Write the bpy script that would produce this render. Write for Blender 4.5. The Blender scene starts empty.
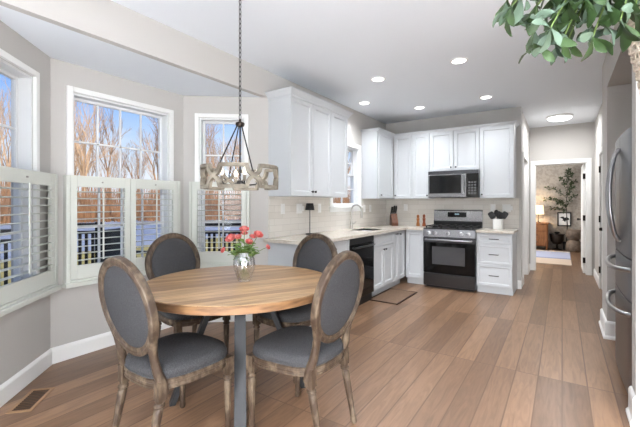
import bpy, math, random
from mathutils import Vector, Matrix
random.seed(7)
S = bpy.context.scene
COL = S.collection
PI = math.pi
R = math.radians

# ------------------------------------------------------------------ camera
cam = bpy.data.cameras.new('camera'); co = bpy.data.objects.new('camera', cam); COL.objects.link(co)
co.location = (0, 0, 1.298); co.rotation_euler = (R(90), 0, R(33.574))
cam.lens = 20.52; cam.sensor_width = 36; cam.shift_y = -0.0157; cam.clip_start = 0.05; cam.clip_end = 400
S.camera = co
# ------------------------------------------------------------------ view + world
S.view_settings.view_transform = 'Standard'; S.view_settings.look = 'None'
S.view_settings.exposure = 0.52; S.view_settings.gamma = 1.0; S.view_settings.use_curve_mapping = False
W = bpy.data.worlds.new('sky'); S.world = W; W.use_nodes = True
n = W.node_tree.nodes; l = W.node_tree.links; n.clear()
out = n.new('ShaderNodeOutputWorld'); bg = n.new('ShaderNodeBackground')
tc = n.new('ShaderNodeTexCoord'); sep = n.new('ShaderNodeSeparateXYZ'); rp = n.new('ShaderNodeValToRGB')
l.new(tc.outputs['Generated'], sep.inputs[0]); l.new(sep.outputs['Z'], rp.inputs[0])
e = rp.color_ramp.elements
e[0].position = 0.0; e[0].color = (0.95, 0.95, 0.98, 1)
e[1].position = 0.55; e[1].color = (0.09, 0.25, 0.70, 1)
m = e.new(0.12); m.color = (0.66, 0.80, 0.98, 1)
m = e.new(0.28); m.color = (0.17, 0.41, 0.92, 1)
ns = n.new('ShaderNodeTexNoise'); ns.inputs['Scale'].default_value = 3.0; ns.inputs['Detail'].default_value = 5
mp = n.new('ShaderNodeMapping'); mp.inputs['Scale'].default_value = (1, 1, 3.5)
l.new(tc.outputs['Generated'], mp.inputs[0]); l.new(mp.outputs[0], ns.inputs['Vector'])
r2 = n.new('ShaderNodeValToRGB'); r2.color_ramp.elements[0].position = 0.52; r2.color_ramp.elements[1].position = 0.72
l.new(ns.outputs['Fac'], r2.inputs[0])
mx = n.new('ShaderNodeMix'); mx.data_type = 'RGBA'
l.new(r2.outputs[0], mx.inputs['Factor']); l.new(rp.outputs[0], mx.inputs['A']); mx.inputs['B'].default_value = (0.9, 0.9, 0.92, 1)
l.new(mx.outputs['Result'], bg.inputs['Color']); bg.inputs['Strength'].default_value = 0.8
l.new(bg.outputs[0], out.inputs[0])
# ------------------------------------------------------------------ sun and large area lights
def lamp(name, kind, loc, rot, energy, color=(1, 1, 1), size=1, size_y=None):
    d = bpy.data.lights.new(name, kind); o = bpy.data.objects.new(name, d); COL.objects.link(o)
    o.location = loc; o.rotation_euler = rot; d.energy = energy; d.color = color
    if kind == 'AREA':
        d.size = size
        if size_y: d.shape = 'RECTANGLE'; d.size_y = size_y
    return o
sun = lamp('sun', 'SUN', (20, -10, 20), (R(58), 0, R(62)), 4.0, (1.0, 0.86, 0.68)); sun.data.angle = R(0.6)
# added lamps behind the camera: broad fill, and one aimed at the bounce floor
for x in (0.7, 2.1):
    lamp('rear_fill_light', 'AREA', (x, -3.4, 1.5), (R(104), 0, R(0)), 42, (0.90, 0.96, 1.0), 1.3, 2.0)
    q = lamp('floor_bounce_lamp', 'AREA', (x, -3.4, 2.3), (R(38), 0, R(0)), 230, (0.97, 0.98, 1.0), 1.3, 0.6); q.data.spread = R(95)
lamp('side_fill_light', 'AREA', (3.1, 1.3, 1.4), (R(108), 0, R(86)), 70, (0.93, 0.97, 1.0), 2.6, 2.1)  # added fill lamp out of view, no door is built here

# ------------------------------------------------------------------ mesh helper
class MB:
    def __init__(s): s.v = []; s.f = []
    def add(s, vs, fs):
        k = len(s.v); s.v += [tuple(p) for p in vs]; s.f += [tuple(i + k for i in q) for q in fs]; return s
    def box(s, x0, y0, z0, x1, y1, z1):
        x0, x1 = min(x0, x1), max(x0, x1); y0, y1 = min(y0, y1), max(y0, y1); z0, z1 = min(z0, z1), max(z0, z1)
        return s.add([(x0,y0,z0),(x1,y0,z0),(x1,y1,z0),(x0,y1,z0),(x0,y0,z1),(x1,y0,z1),(x1,y1,z1),(x0,y1,z1)],
                     [(0,3,2,1),(4,5,6,7),(0,1,5,4),(1,2,6,5),(2,3,7,6),(3,0,4,7)])
    def obox(s, O, U, V, N, u0, u1, v0, v1, n0, n1):
        O, U, V, N = map(Vector, (O, U, V, N)); P = []
        for nn in (n0, n1):
            for (a, b) in ((u0, v0), (u1, v0), (u1, v1), (u0, v1)): P.append(O + U*a + V*b + N*nn)
        return s.add(P, [(0,3,2,1),(4,5,6,7),(0,1,5,4),(1,2,6,5),(2,3,7,6),(3,0,4,7)])
    def tube(s, pts, r, k=8, closed=False, cap=True, flat=None):
        pts = [Vector(p) for p in pts]; N = len(pts); rings = []
        rr = r if isinstance(r, (list, tuple)) else [r]*N
        prev = None; base = len(s.v)
        for i, p in enumerate(pts):
            if closed: t = pts[(i+1) % N] - pts[i-1]
            else: t = pts[min(i+1, N-1)] - pts[max(i-1, 0)]
            t.normalize()
            if prev is None:
                a = Vector((0, 0, 1)) if abs(t.z) < 0.9 else Vector((1, 0, 0))
                u = t.cross(a).normalized()
            else:
                u = prev - t*prev.dot(t)
                u = u.normalized() if u.length > 1e-6 else t.cross(Vector((0.3, 0.5, 0.8))).normalized()
            prev = u; w = t.cross(u)
            for j in range(k):
                a = 2*PI*j/k; s.v.append(tuple(p + u*(math.cos(a)*rr[i]) + w*(math.sin(a)*rr[i])))
        M = N if closed else N-1
        for i in range(M):
            for j in range(k):
                a = base + i*k + j; b = base + i*k + (j+1) % k; i2 = (i+1) % N
                c = base + i2*k + (j+1) % k; d = base + i2*k + j; s.f.append((a, b, c, d))
        if cap and not closed:
            s.f.append(tuple(base + j for j in range(k))[::-1]); s.f.append(tuple(base + (N-1)*k + j for j in range(k)))
        return s
    def cyl(s, p0, p1, r0, r1=None, k=16): return s.tube([p0, p1], [r0, r0 if r1 is None else r1], k)
    def lathe(s, prof, c=(0, 0, 0), k=24, fn=None, shear=None):
        base = len(s.v); N = len(prof)
        for i, (r, z) in enumerate(prof):
            for j in range(k):
                a = 2*PI*j/k; q = r if fn is None else r*fn(a, z)
                dx, dy = shear(z) if shear else (0, 0)
                s.v.append((c[0] + q*math.cos(a) + dx, c[1] + q*math.sin(a) + dy, c[2] + z))
        for i in range(N-1):
            for j in range(k):
                s.f.append((base+i*k+j, base+i*k+(j+1) % k, base+(i+1)*k+(j+1) % k, base+(i+1)*k+j))
        s.f.append(tuple(base+j for j in range(k))[::-1]); s.f.append(tuple(base+(N-1)*k+j for j in range(k)))
        return s
    def loft(s, rings, close=True):
        base = len(s.v); k = len(rings[0])
        for rg in rings: s.v += [tuple(p) for p in rg]
        for i in range(len(rings)-1):
            for j in range(k):
                s.f.append((base+i*k+j, base+i*k+(j+1) % k, base+(i+1)*k+(j+1) % k, base+(i+1)*k+j))
        if close:
            s.f.append(tuple(base+j for j in range(k))[::-1]); s.f.append(tuple(base+(len(rings)-1)*k+j for j in range(k)))
        return s
    def panel(s, O, U, V, N, u0, u1, v0, v1, rings):
        """stepped panel: rings = [(inset, height)...], the first at inset 0"""
        O, U, V, N = map(Vector, (O, U, V, N)); L = []
        for (ins, h) in [(0, 0)] + list(rings):
            L.append([O+U*(a)+V*(b)+N*h for (a, b) in ((u0+ins, v0+ins), (u1-ins, v0+ins), (u1-ins, v1-ins), (u0+ins, v1-ins))])
        return s.loft(L)
    def sweep(s, path, prof, closed=False):
        """profile (offset to the path's left side, z) along a polyline in plan"""
        P = [Vector((p[0], p[1])) for p in path]; N = len(P); rings = []
        for i in range(N):
            d0 = (P[i]-P[i-1]).normalized() if (i > 0 or closed) else None
            d1 = (P[(i+1) % N]-P[i]).normalized() if (i < N-1 or closed) else None
            a = d0 or d1; b = d1 or d0
            n0 = Vector((-a.y, a.x)); n1 = Vector((-b.y, b.x)); m_ = n0+n1; m_ = m_/max(m_.dot(n0), 0.2)
            rings.append([(P[i].x+m_.x*o, P[i].y+m_.y*o, z) for (o, z) in prof])
        if closed: rings.append(rings[0])
        return s.loft(rings, close=not closed)
    def disc(s, c, r, z0, z1, k=32): return s.lathe([(r, z0), (r, z1)], (c[0], c[1], 0), k)

def rootloc(p):
    v = Vector((0, 0, 0))
    while p is not None: v = v + Vector(p.location); p = p.parent
    return v
def obj(name, mb, mat, parent=None, smooth=False, bevel=0, sub=0):
    off = rootloc(parent)
    me = bpy.data.meshes.new(name); me.from_pydata([(x-off.x, y-off.y, z-off.z) for (x, y, z) in mb.v], [], mb.f)
    me.validate(); me.update()
    import bmesh
    b = bmesh.new(); b.from_mesh(me); bmesh.ops.recalc_face_normals(b, faces=b.faces[:]); b.to_mesh(me); b.free()
    if smooth:
        me.polygons.foreach_set('use_smooth', [True]*len(me.polygons)); me.set_sharp_from_angle(angle=R(smooth if smooth > 1 else 40))
    o = bpy.data.objects.new(name, me); COL.objects.link(o); o.parent = parent
    if isinstance(mat, (list, tuple)):
        for q in mat: me.materials.append(q)
    else: me.materials.append(mat)
    if bevel:
        md = o.modifiers.new('edge', 'BEVEL'); md.width = bevel; md.segments = 2; md.limit_method = 'ANGLE'; md.angle_limit = R(40)
    if sub:
        md = o.modifiers.new('sub', 'SUBSURF'); md.levels = sub; md.render_levels = sub
    return o
def tag(o, label, cat, group=None, kind=None):
    if label: o['label'] = label
    if cat: o['category'] = cat
    if group: o['group'] = group
    if kind: o['kind'] = kind
    return o
def thing(name, label, cat, loc=(0, 0, 0), group=None):
    o = bpy.data.objects.new(name, None); COL.objects.link(o); o.location = loc; o.empty_display_size = 0.1
    return tag(o, label, cat, group)
def struct(name, mb, mat, parent=None, **k):
    o = obj(name, mb, mat, parent, **k); o['kind'] = 'structure'; return o
def kids(o): return [c for c in COL.objects if c.parent is o]
def dup(root, loc, rot=None, label=None):
    def cp(o, p):
        c = o.copy(); COL.objects.link(c); c.parent = p
        for ch in kids(o): cp(ch, c)
        return c
    r = cp(root, None); r.location = loc
    if rot is not None: r.rotation_euler = rot
    if label: r['label'] = label
    return r

# ------------------------------------------------------------------ materials
def srgb(r, g, b):
    f = lambda c: (c/255/12.92 if c/255 <= 0.04045 else ((c/255+0.055)/1.055)**2.4)
    return (f(r), f(g), f(b), 1)
def mat(name, col, rough=0.5, metal=0.0, noise=None, bump=0.0, bscale=80, spec=0.5, emit=None, estr=0, coat=0, trans=0, ior=1.45, stretch=(1, 1, 1), detail=4):
    m = bpy.data.materials.new(name); m.use_nodes = True; nt = m.node_tree; p = nt.nodes['Principled BSDF']
    p.inputs['Base Color'].default_value = col; p.inputs['Roughness'].default_value = rough; p.inputs['Metallic'].default_value = metal
    p.inputs['Specular IOR Level'].default_value = spec; p.inputs['Coat Weight'].default_value = coat
    p.inputs['Transmission Weight'].default_value = trans; p.inputs['IOR'].default_value = ior
    if emit: p.inputs['Emission Color'].default_value = emit; p.inputs['Emission Strength'].default_value = estr
    if noise or bump:
        t = nt.nodes.new('ShaderNodeTexCoord'); mpn = nt.nodes.new('ShaderNodeMapping'); mpn.inputs['Scale'].default_value = stretch
        nt.links.new(t.outputs['Object'], mpn.inputs[0])
    if noise:
        c2, sc, lo, hi = noise
        nz = nt.nodes.new('ShaderNodeTexNoise'); nz.inputs['Scale'].default_value = sc; nz.inputs['Detail'].default_value = detail
        nt.links.new(mpn.outputs[0], nz.inputs['Vector'])
        cr = nt.nodes.new('ShaderNodeValToRGB'); cr.color_ramp.elements[0].position = lo; cr.color_ramp.elements[1].position = hi
        cr.color_ramp.elements[0].color = col; cr.color_ramp.elements[1].color = c2
        nt.links.new(nz.outputs['Fac'], cr.inputs[0]); nt.links.new(cr.outputs[0], p.inputs['Base Color'])
    if bump:
        nb = nt.nodes.new('ShaderNodeTexNoise'); nb.inputs['Scale'].default_value = bscale; nb.inputs['Detail'].default_value = 3
        nt.links.new(mpn.outputs[0], nb.inputs['Vector'])
        bp = nt.nodes.new('ShaderNodeBump'); bp.inputs['Strength'].default_value = bump; bp.inputs['Distance'].default_value = 0.004
        nt.links.new(nb.outputs['Fac'], bp.inputs['Height']); nt.links.new(bp.outputs[0], p.inputs['Normal'])
    return m
M = {}
M['wall'] = mat('wall_paint', srgb(190, 187, 183), 0.75, bump=0.05, bscale=150)
M['ceil'] = mat('ceiling_paint', srgb(233, 238, 244), 0.8)
M['trim'] = mat('white_trim', srgb(238, 238, 236), 0.4)
M['cab'] = mat('cabinet_white', srgb(196, 199, 202), 0.42)
M['shut'] = mat('shutter_white', srgb(208, 210, 202), 0.45)
M['vinyl'] = mat('window_vinyl', srgb(225, 226, 226), 0.4)
M['black'] = mat('black_metal', srgb(28, 28, 29), 0.42, 0.6)
M['pull'] = mat('dark_pull', srgb(48, 45, 44), 0.35, 0.9)
M['rubber'] = mat('black_plastic', srgb(26, 26, 27), 0.45)
M['steel'] = mat('stainless', srgb(158, 158, 160), 0.28, 1.0, bump=0.03, bscale=60, stretch=(1, 1, 20))
M['nickel'] = mat('brushed_nickel', srgb(178, 174, 168), 0.3, 1.0)
M['dsteel'] = mat('black_stainless', srgb(84, 85, 88), 0.30, 1.0)
M['fridge'] = mat('fridge_steel', srgb(112, 113, 116), 0.34, 1.0)
M['msteel'] = mat('microwave_steel', srgb(150, 150, 152), 0.26, 1.0)
M['bglass'] = mat('oven_black_glass', srgb(12, 12, 13), 0.08, 0.0, spec=0.35)
M['iron'] = mat('cast_iron', srgb(22, 22, 23), 0.6)
M['tablemetal'] = mat('table_leg_steel', srgb(46, 47, 49), 0.5, 0.4)
M['plate'] = mat('switch_plate', srgb(232, 231, 228), 0.35)
M['ceramic'] = mat('white_ceramic', srgb(236, 236, 234), 0.25)
M['fabric'] = mat('charcoal_fabric', srgb(54, 54, 56), 0.9, noise=(srgb(72, 72, 74), 220, 0.4, 0.65), bump=0.25, bscale=500, spec=0.2)
M['chairwood'] = mat('weathered_wood', srgb(60, 45, 33), 0.55, noise=(srgb(124, 109, 90), 22, 0.44, 0.85), bump=0.3, bscale=60, stretch=(1.4, 1.4, 0.7), detail=9)
M['greywood'] = mat('grey_washed_wood', srgb(98, 90, 78), 0.65, noise=(srgb(146, 138, 124), 14, 0.4, 0.65), bump=0.3, bscale=60, detail=8)
M['wicker'] = mat('wicker', srgb(206, 194, 178), 0.7, noise=(srgb(150, 132, 114), 45, 0.5, 0.7))
M['brass'] = mat('dark_bronze', srgb(60, 52, 46), 0.4, 0.8)
M['dresser'] = mat('oak_dresser', srgb(142, 92, 52), 0.5, noise=(srgb(116, 70, 38), 6, 0.4, 0.7), stretch=(8, 1, 1))
M['mill'] = mat('walnut_mill', srgb(126, 66, 32), 0.35)
M['mill2'] = mat('amber_wood', srgb(150, 92, 42), 0.35)
M['kblock'] = mat('acacia_block', srgb(106, 62, 34), 0.45, noise=(srgb(78, 42, 24), 30, 0.4, 0.6))
M['bark'] = mat('tree_bark', srgb(182, 150, 122), 0.9, noise=(srgb(104, 88, 76), 1.2, 0.35, 0.7))
M['barklight'] = mat('pale_bark', srgb(216, 188, 158), 0.9, noise=(srgb(170, 138, 112), 2, 0.35, 0.7))
M['brush'] = mat('dry_brush', srgb(194, 150, 110), 0.95, noise=(srgb(140, 108, 80), 0.5, 0.35, 0.7))
M['lawn'] = mat('winter_lawn', srgb(178, 164, 96), 0.95, noise=(srgb(148, 142, 84), 1.2, 0.35, 0.7))
M['road'] = mat('asphalt', srgb(158, 168, 184), 0.85, noise=(srgb(140, 150, 168), 1.0, 0.4, 0.6))
M['deck'] = mat('deck_boards', srgb(196, 192, 186), 0.8)
M['green'] = mat('leaf_green', srgb(96, 136, 58), 0.5, noise=(srgb(146, 178, 96), 12, 0.4, 0.7))
M['stem'] = mat('stem_green', srgb(96, 116, 58), 0.6)
M['bloom'] = mat('coral_petal', srgb(206, 88, 86), 0.6, noise=(srgb(226, 148, 140), 30, 0.35, 0.7))
M['bloomc'] = mat('flower_heart', srgb(190, 60, 62), 0.7)
M['wpaper'] = None
def leafmat():
    m = bpy.data.materials.new('plant_leaf'); m.use_nodes = True; nt = m.node_tree; p = nt.nodes['Principled BSDF']; p.inputs['Roughness'].default_value = 0.45
    t = nt.nodes.new('ShaderNodeTexCoord'); nz = nt.nodes.new('ShaderNodeTexNoise'); nz.inputs['Scale'].default_value = 14
    nt.links.new(t.outputs['Object'], nz.inputs['Vector'])
    a = nt.nodes.new('ShaderNodeValToRGB'); a.color_ramp.elements[0].position = 0.38; a.color_ramp.elements[1].position = 0.66
    a.color_ramp.elements[0].color = srgb(30, 48, 16); a.color_ramp.elements[1].color = srgb(66, 92, 50)
    nt.links.new(nz.outputs['Fac'], a.inputs[0])
    g = nt.nodes.new('ShaderNodeNewGeometry'); mxx = nt.nodes.new('ShaderNodeMix'); mxx.data_type = 'RGBA'
    nt.links.new(g.outputs['Backfacing'], mxx.inputs['Factor']); nt.links.new(a.outputs[0], mxx.inputs['A']); mxx.inputs['B'].default_value = srgb(98, 118, 100)
    nt.links.new(mxx.outputs['Result'], p.inputs['Base Color'])
    return m
M['leaf'] = leafmat()
def glassmat(name, tint, refl, base=0.045):
    m = bpy.data.materials.new(name); m.use_nodes = True; nt = m.node_tree; nt.nodes.clear()
    o = nt.nodes.new('ShaderNodeOutputMaterial'); mxs = nt.nodes.new('ShaderNodeMixShader'); t = nt.nodes.new('ShaderNodeBsdfTransparent'); g = nt.nodes.new('ShaderNodeBsdfGlossy')
    t.inputs[0].default_value = tint; g.inputs['Roughness'].default_value = 0.02
    fr = nt.nodes.new('ShaderNodeLayerWeight'); fr.inputs['Blend'].default_value = 0.5; pw = nt.nodes.new('ShaderNodeMath'); pw.operation = 'POWER'; pw.inputs[1].default_value = 3.0
    ml = nt.nodes.new('ShaderNodeMath'); ml.operation = 'MULTIPLY_ADD'; ml.inputs[1].default_value = 0.55*refl; ml.inputs[2].default_value = base*refl
    nt.links.new(fr.outputs['Facing'], pw.inputs[0]); nt.links.new(pw.outputs[0], ml.inputs[0]); nt.links.new(ml.outputs[0], mxs.inputs[0]); nt.links.new(t.outputs[0], mxs.inputs[1]); nt.links.new(g.outputs[0], mxs.inputs[2]); nt.links.new(mxs.outputs[0], o.inputs[0])
    return m
M['pane'] = glassmat('window_glass', (0.97, 0.98, 0.99, 1), 0.5)
M['vase'] = mat('cut_glass', (0.95, 0.97, 0.98, 1), 0.02, trans=1.0, ior=1.45)
M['vase2'] = glassmat('clear_vase_glass', (0.985, 0.99, 0.995, 1), 1.2, 0.22)
def emis(name, col, st):
    m = bpy.data.materials.new(name); m.use_nodes = True; nt = m.node_tree; nt.nodes.clear()
    o = nt.nodes.new('ShaderNodeOutputMaterial'); q = nt.nodes.new('ShaderNodeEmission'); q.inputs[0].default_value = col; q.inputs[1].default_value = st
    nt.links.new(q.outputs[0], o.inputs[0]); return m
M['can'] = emis('lit_lens', (1, 0.98, 0.95, 1), 6)
M['bulb'] = emis('lit_bulb', (1, 0.93, 0.82, 1), 1.4)
M['shade'] = mat('lamp_shade_linen', srgb(240, 226, 200), 0.8, emit=(1, 0.82, 0.58, 1), estr=0.9)
M['lcd'] = emis('display_digits', (0.5, 0.75, 0.9, 1), 0.6)

def planks(name, base, dark, width, length, rot, gap, rough, gapdark, grain=1.0):
    m = bpy.data.materials.new(name); m.use_nodes = True; nt = m.node_tree; p = nt.nodes['Principled BSDF']
    N = nt.nodes.new; L = nt.links.new
    t = N('ShaderNodeTexCoord'); mpn = N('ShaderNodeMapping'); mpn.inputs['Rotation'].default_value = (0, 0, rot)
    L(t.outputs['Object'], mpn.inputs[0])
    b = N('ShaderNodeTexBrick'); b.inputs['Scale'].default_value = 1.0; b.inputs['Brick Width'].default_value = length; b.inputs['Row Height'].default_value = width
    b.inputs['Mortar Size'].default_value = gap; b.inputs['Mortar Smooth'].default_value = 0.1; b.offset = 0.37; b.offset_frequency = 1
    b.inputs['Color1'].default_value = (0, 0, 0, 1); b.inputs['Color2'].default_value = (1, 1, 1, 1); b.inputs['Mortar'].default_value = (0.5, 0.5, 0.5, 1); b.inputs['Bias'].default_value = 0
    L(mpn.outputs[0], b.inputs['Vector'])
    cr = N('ShaderNodeValToRGB'); cr.color_ramp.elements[0].color = dark; cr.color_ramp.elements[1].color = base
    L(b.outputs['Color'], cr.inputs[0])
    mp2 = N('ShaderNodeMapping'); mp2.inputs['Scale'].default_value = (1.6, 16, 1); L(mpn.outputs[0], mp2.inputs[0])
    # per plank shift so that the grain breaks at each joint
    ad = N('ShaderNodeVectorMath'); ad.operation = 'ADD'; L(mp2.outputs[0], ad.inputs[0])
    sc = N('ShaderNodeVectorMath'); sc.operation = 'SCALE'; sc.inputs['Scale'].default_value = 37; L(b.outputs['Color'], sc.inputs[0]); L(sc.outputs[0], ad.inputs[1])
    nz = N('ShaderNodeTexNoise'); nz.inputs['Scale'].default_value = 1.6; nz.inputs['Detail'].default_value = 8; nz.inputs['Distortion'].default_value = 1.6; L(ad.outputs[0], nz.inputs['Vector'])
    g = N('ShaderNodeValToRGB'); g.color_ramp.elements[0].position = 0.30; g.color_ramp.elements[1].position = 0.62
    v0 = 1-0.42*grain; g.color_ramp.elements[0].color = (v0, v0*0.97, v0*0.94, 1); g.color_ramp.elements[1].color = (1.06, 1.05, 1.04, 1)
    L(nz.outputs['Fac'], g.inputs[0])
    mu = N('ShaderNodeMix'); mu.data_type = 'RGBA'; mu.blend_type = 'MULTIPLY'; mu.inputs['Factor'].default_value = 1; L(cr.outputs[0], mu.inputs['A']); L(g.outputs[0], mu.inputs['B'])
    mo = N('ShaderNodeMix'); mo.data_type = 'RGBA'; L(b.outputs['Fac'], mo.inputs['Factor']); L(mu.outputs['Result'], mo.inputs['A']); mo.inputs['B'].default_value = gapdark
    L(mo.outputs['Result'], p.inputs['Base Color']); p.inputs['Roughness'].default_value = rough
    bp = N('ShaderNodeBump'); bp.inputs['Strength'].default_value = 0.25; bp.inputs['Distance'].default_value = 0.002; bp.invert = True; L(b.outputs['Fac'], bp.inputs['Height']); L(bp.outputs[0], p.inputs['Normal'])
    return m
M['floor'] = planks('oak_planks', srgb(144, 113, 88), srgb(110, 84, 64), 0.150, 1.35, R(90), 0.0042, 0.34, srgb(98, 72, 54), 0.6)
M['tabletop'] = planks('table_planks', srgb(196, 162, 120), srgb(150, 115, 79), 0.065, 2.6, R(-62), 0.0012, 0.30, srgb(120, 80, 48), 1.1)
def bricktile(name, c1, c2, grout, w, h, rough, axis):
    m = bpy.data.materials.new(name); m.use_nodes = True; nt = m.node_tree; p = nt.nodes['Principled BSDF']; N = nt.nodes.new; L = nt.links.new
    t = N('ShaderNodeTexCoord'); sp = N('ShaderNodeSeparateXYZ'); cb = N('ShaderNodeCombineXYZ'); L(t.outputs['Object'], sp.inputs[0])
    L(sp.outputs[axis], cb.inputs['X']); L(sp.outputs['Z'], cb.inputs['Y'])
    b = N('ShaderNodeTexBrick'); b.inputs['Scale'].default_value = 1; b.inputs['Brick Width'].default_value = w; b.inputs['Row Height'].default_value = h; b.inputs['Mortar Size'].default_value = 0.0016
    b.inputs['Color1'].default_value = c1; b.inputs['Color2'].default_value = c2; b.inputs['Mortar'].default_value = grout
    L(cb.outputs[0], b.inputs['Vector']); L(b.outputs['Color'], p.inputs['Base Color']); p.inputs['Roughness'].default_value = rough
    bp = N('ShaderNodeBump'); bp.inputs['Strength'].default_value = 0.3; bp.inputs['Distance'].default_value = 0.002; bp.invert = True; L(b.outputs['Fac'], bp.inputs['Height']); L(bp.outputs[0], p.inputs['Normal'])
    return m
M['tileY'] = bricktile('glossy_tile_sink_wall', srgb(220, 215, 207), srgb(212, 206, 197), srgb(190, 184, 175), 0.30, 0.075, 0.12, 'Y')
M['tileX'] = bricktile('glossy_tile_range_wall', srgb(220, 215, 207), srgb(212, 206, 197), srgb(190, 184, 175), 0.30, 0.075, 0.12, 'X')
def granite():
    m = mat('granite', srgb(208, 200, 189), 0.15, noise=(srgb(186, 174, 158), 36, 0.45, 0.75), detail=8); return m
M['granite'] = granite()
def wallpaper():
    m = mat('botanical_wallpaper', srgb(182, 174, 163), 0.85, noise=(srgb(164, 156, 146), 15, 0.44, 0.60), detail=2); return m
M['wpaper'] = wallpaper()

# ------------------------------------------------------------------ key planes
XS = -2.72; YB = 6.29; ZC = 2.767; ZB = 2.475     # sink wall, range wall, ceiling, bay ceiling
XE = -0.513; XHL = -0.53; XHR = 0.487; YH = 8.2; XA = 0.36
BC1 = (-3.44, 1.25); BC2 = (-3.44, 2.49); BL = (XS, 0.53); BR = (XS, 3.06)
XR = 3.2; YREAR = -3.6; Z3 = (0, 0, 1)

# ------------------------------------------------------------------ floor, ceiling
struct('floor', MB().box(-3.7, YREAR, -0.12, XR+0.2, 13.0, 0), M['floor'])
struct('floor_bounce_sheet', MB().box(XS, YREAR, 0.0, XR, 0.30, 0.012), mat('bounce_white', srgb(236, 236, 238), 0.95))  # pale reflector added out of view to bounce light up to the ceiling
struct('ceiling', MB().box(XS, YREAR, ZC, XR, YH+0.12, ZC+0.12), M['ceil'])
b = MB(); P = [BL, BR, (BC2[0], BC2[1]), (BC1[0], BC1[1])]
b.loft([[(min(x, XS-0.06), y, ZB) for x, y in P], [(min(x, XS-0.06), y, ZB+0.1) for x, y in P]])
struct('ceiling_bay', b, M['ceil'])
struct('trim_bay_header', MB().box(XS-0.06, 0.53, ZB, XS, 3.06, ZC+0.05), M['wall'])

# ------------------------------------------------------------------ walls
def wall(name, A, B, z0, z1, holes=(), th=0.14, m='wall'):
    """wall from A to B, room on its left side; holes (s0, s1, za, zb)"""
    A = Vector((A[0], A[1], 0)); B = Vector((B[0], B[1], 0)); U = (B-A).normalized(); N = Vector((U.y, -U.x, 0)); L = (B-A).length
    ss = sorted({0, L, *[h[0] for h in holes], *[h[1] for h in holes]}); zs = sorted({z0, z1, *[h[2] for h in holes], *[h[3] for h in holes]})
    b = MB()
    for i in range(len(ss)-1):
        k = 0
        while k < len(zs)-1:
            def hole(k): return any(h[0] <= (ss[i]+ss[i+1])/2 <= h[1] and h[2] <= (zs[k]+zs[k+1])/2 <= h[3] for h in holes)
            if hole(k): k += 1; continue
            k2 = k
            while k2+1 < len(zs)-1 and not hole(k2+1): k2 += 1
            b.obox(A, U, Z3, N, ss[i], ss[i+1], zs[k], zs[k2+1], 0, th); k = k2+1
    return struct(name, b, M[m])
LC = 1.24; LR = math.hypot(BR[0]-BC2[0], BR[1]-BC2[1]); LL = math.hypot(BL[0]-BC1[0], BL[1]-BC1[1])
WZ0, WZ1 = 0.66, 2.235
HC = (0.155, 1.06); HR = (0.17, 0.655); HL = (0.25, 0.78)
# room lies to the left when walking A -> B: bay walls are walked from far to near
wall('wall_bay_center', BC2, BC1, 0, ZB, [(LC-HC[1], LC-HC[0], WZ0, WZ1)])
wall('wall_bay_right', BR, BC2, 0, ZB, [(LR-HR[1], LR-HR[0], WZ0, WZ1)])
wall('wall_bay_left', BC1, BL, 0, ZB, [(HL[0], HL[1], WZ0, WZ1)])
KW = (4.40, 5.20, 1.26, 2.16)
wall('wall_sink_side', (XS, YB+0.14), BR, 0, ZC, [(YB+0.14-KW[1], YB+0.14-KW[0], KW[2], KW[3])])
wall('wall_left', BL, (XS, YREAR), 0, ZC)
wall('wall_range_side', (XE, YB), (XS, YB), 0, ZC)
DHL = (6.72, 7.62)
wall('wall_hall_left', (XHL, YH), (XHL, YB+0.14), 0, ZC, [(YH-DHL[1], YH-DHL[0], 0, 2.05)], th=0.1)
DX0, DX1, DZ = -0.44, 0.37, 2.045
wall('wall_hall_end', (XHR+0.2, YH), (XHL-0.2, YH), 0, ZC, [(XHR+0.2-DX1, XHR+0.2-DX0, 0, DZ)], th=0.12)
DHR = (6.14, 6.98)
wall('wall_hall_right', (XHR, 4.95), (XHR, YH), 0, ZC, [(DHR[0]-4.95, DHR[1]-4.95, 0, 2.04)], th=0.12)
# fridge alcove: far pier, soffit over it, near pier
b = MB(); b.box(XA, 4.45, 0, XHR+0.12, 4.95, ZC); b.box(XHR+0.12, 4.45, 0, 1.3, 4.57, ZC)
struct('wall_alcove_far', b, M['wall'])
struct('wall_alcove_back', MB().box(1.18, 2.95, 0, 1.3, 4.45, 2.42), M['wall'])
b = MB(); b.box(XA, 2.80, 2.42, 1.3, 4.45, ZC)
struct('wall_alcove_soffit', b, M['wall'])
struct('wall_alcove_near', MB().box(XA, 2.80, 0, XR, 2.95, ZC if False else 2.42), M['wall'])
struct('wall_alcove_near_upper', MB().box(1.3, 2.80, 2.42, XR, 2.95, ZC), M['wall'])
wall('wall_right', (XR, YREAR), (XR, 2.95), 0, ZC)
wall('wall_rear', (XS, YREAR), (XR, YREAR), 0, ZC)
# bedroom past the hall
BX0, BX1, BY1, BZ = -2.2, 1.5, 12.45, 2.6
struct('wall_bedroom_back', MB().box(BX0, BY1, 0, BX1, BY1+0.1, BZ), M['wpaper'])
struct('wall_bedroom_left', MB().box(BX0-0.1, YH+0.12, 0, BX0, BY1, BZ), M['wpaper'])
struct('wall_bedroom_right', MB().box(BX1, YH+0.12, 0, BX1+0.1, BY1, BZ), M['wall'])
b = MB(); b.box(BX0, YH+0.12, 0, XHL-0.2, YH+0.2, BZ); b.box(XHR+0.2, YH+0.12, 0, BX1, YH+0.2, BZ); struct('wall_bedroom_front', b, M['wall'])
struct('ceiling_bedroom', MB().box(BX0, YH+0.12, BZ, BX1, BY1, BZ+0.1), M['ceil'])
lamp('bedroom_fill_light', 'AREA', (BX0+0.1, 10.4, 1.5), (R(90), 0, R(-90)), 60, (1, 0.98, 0.96), 1.6, 1.4)  # added area lamp to light the room, this wall has no window
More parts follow.
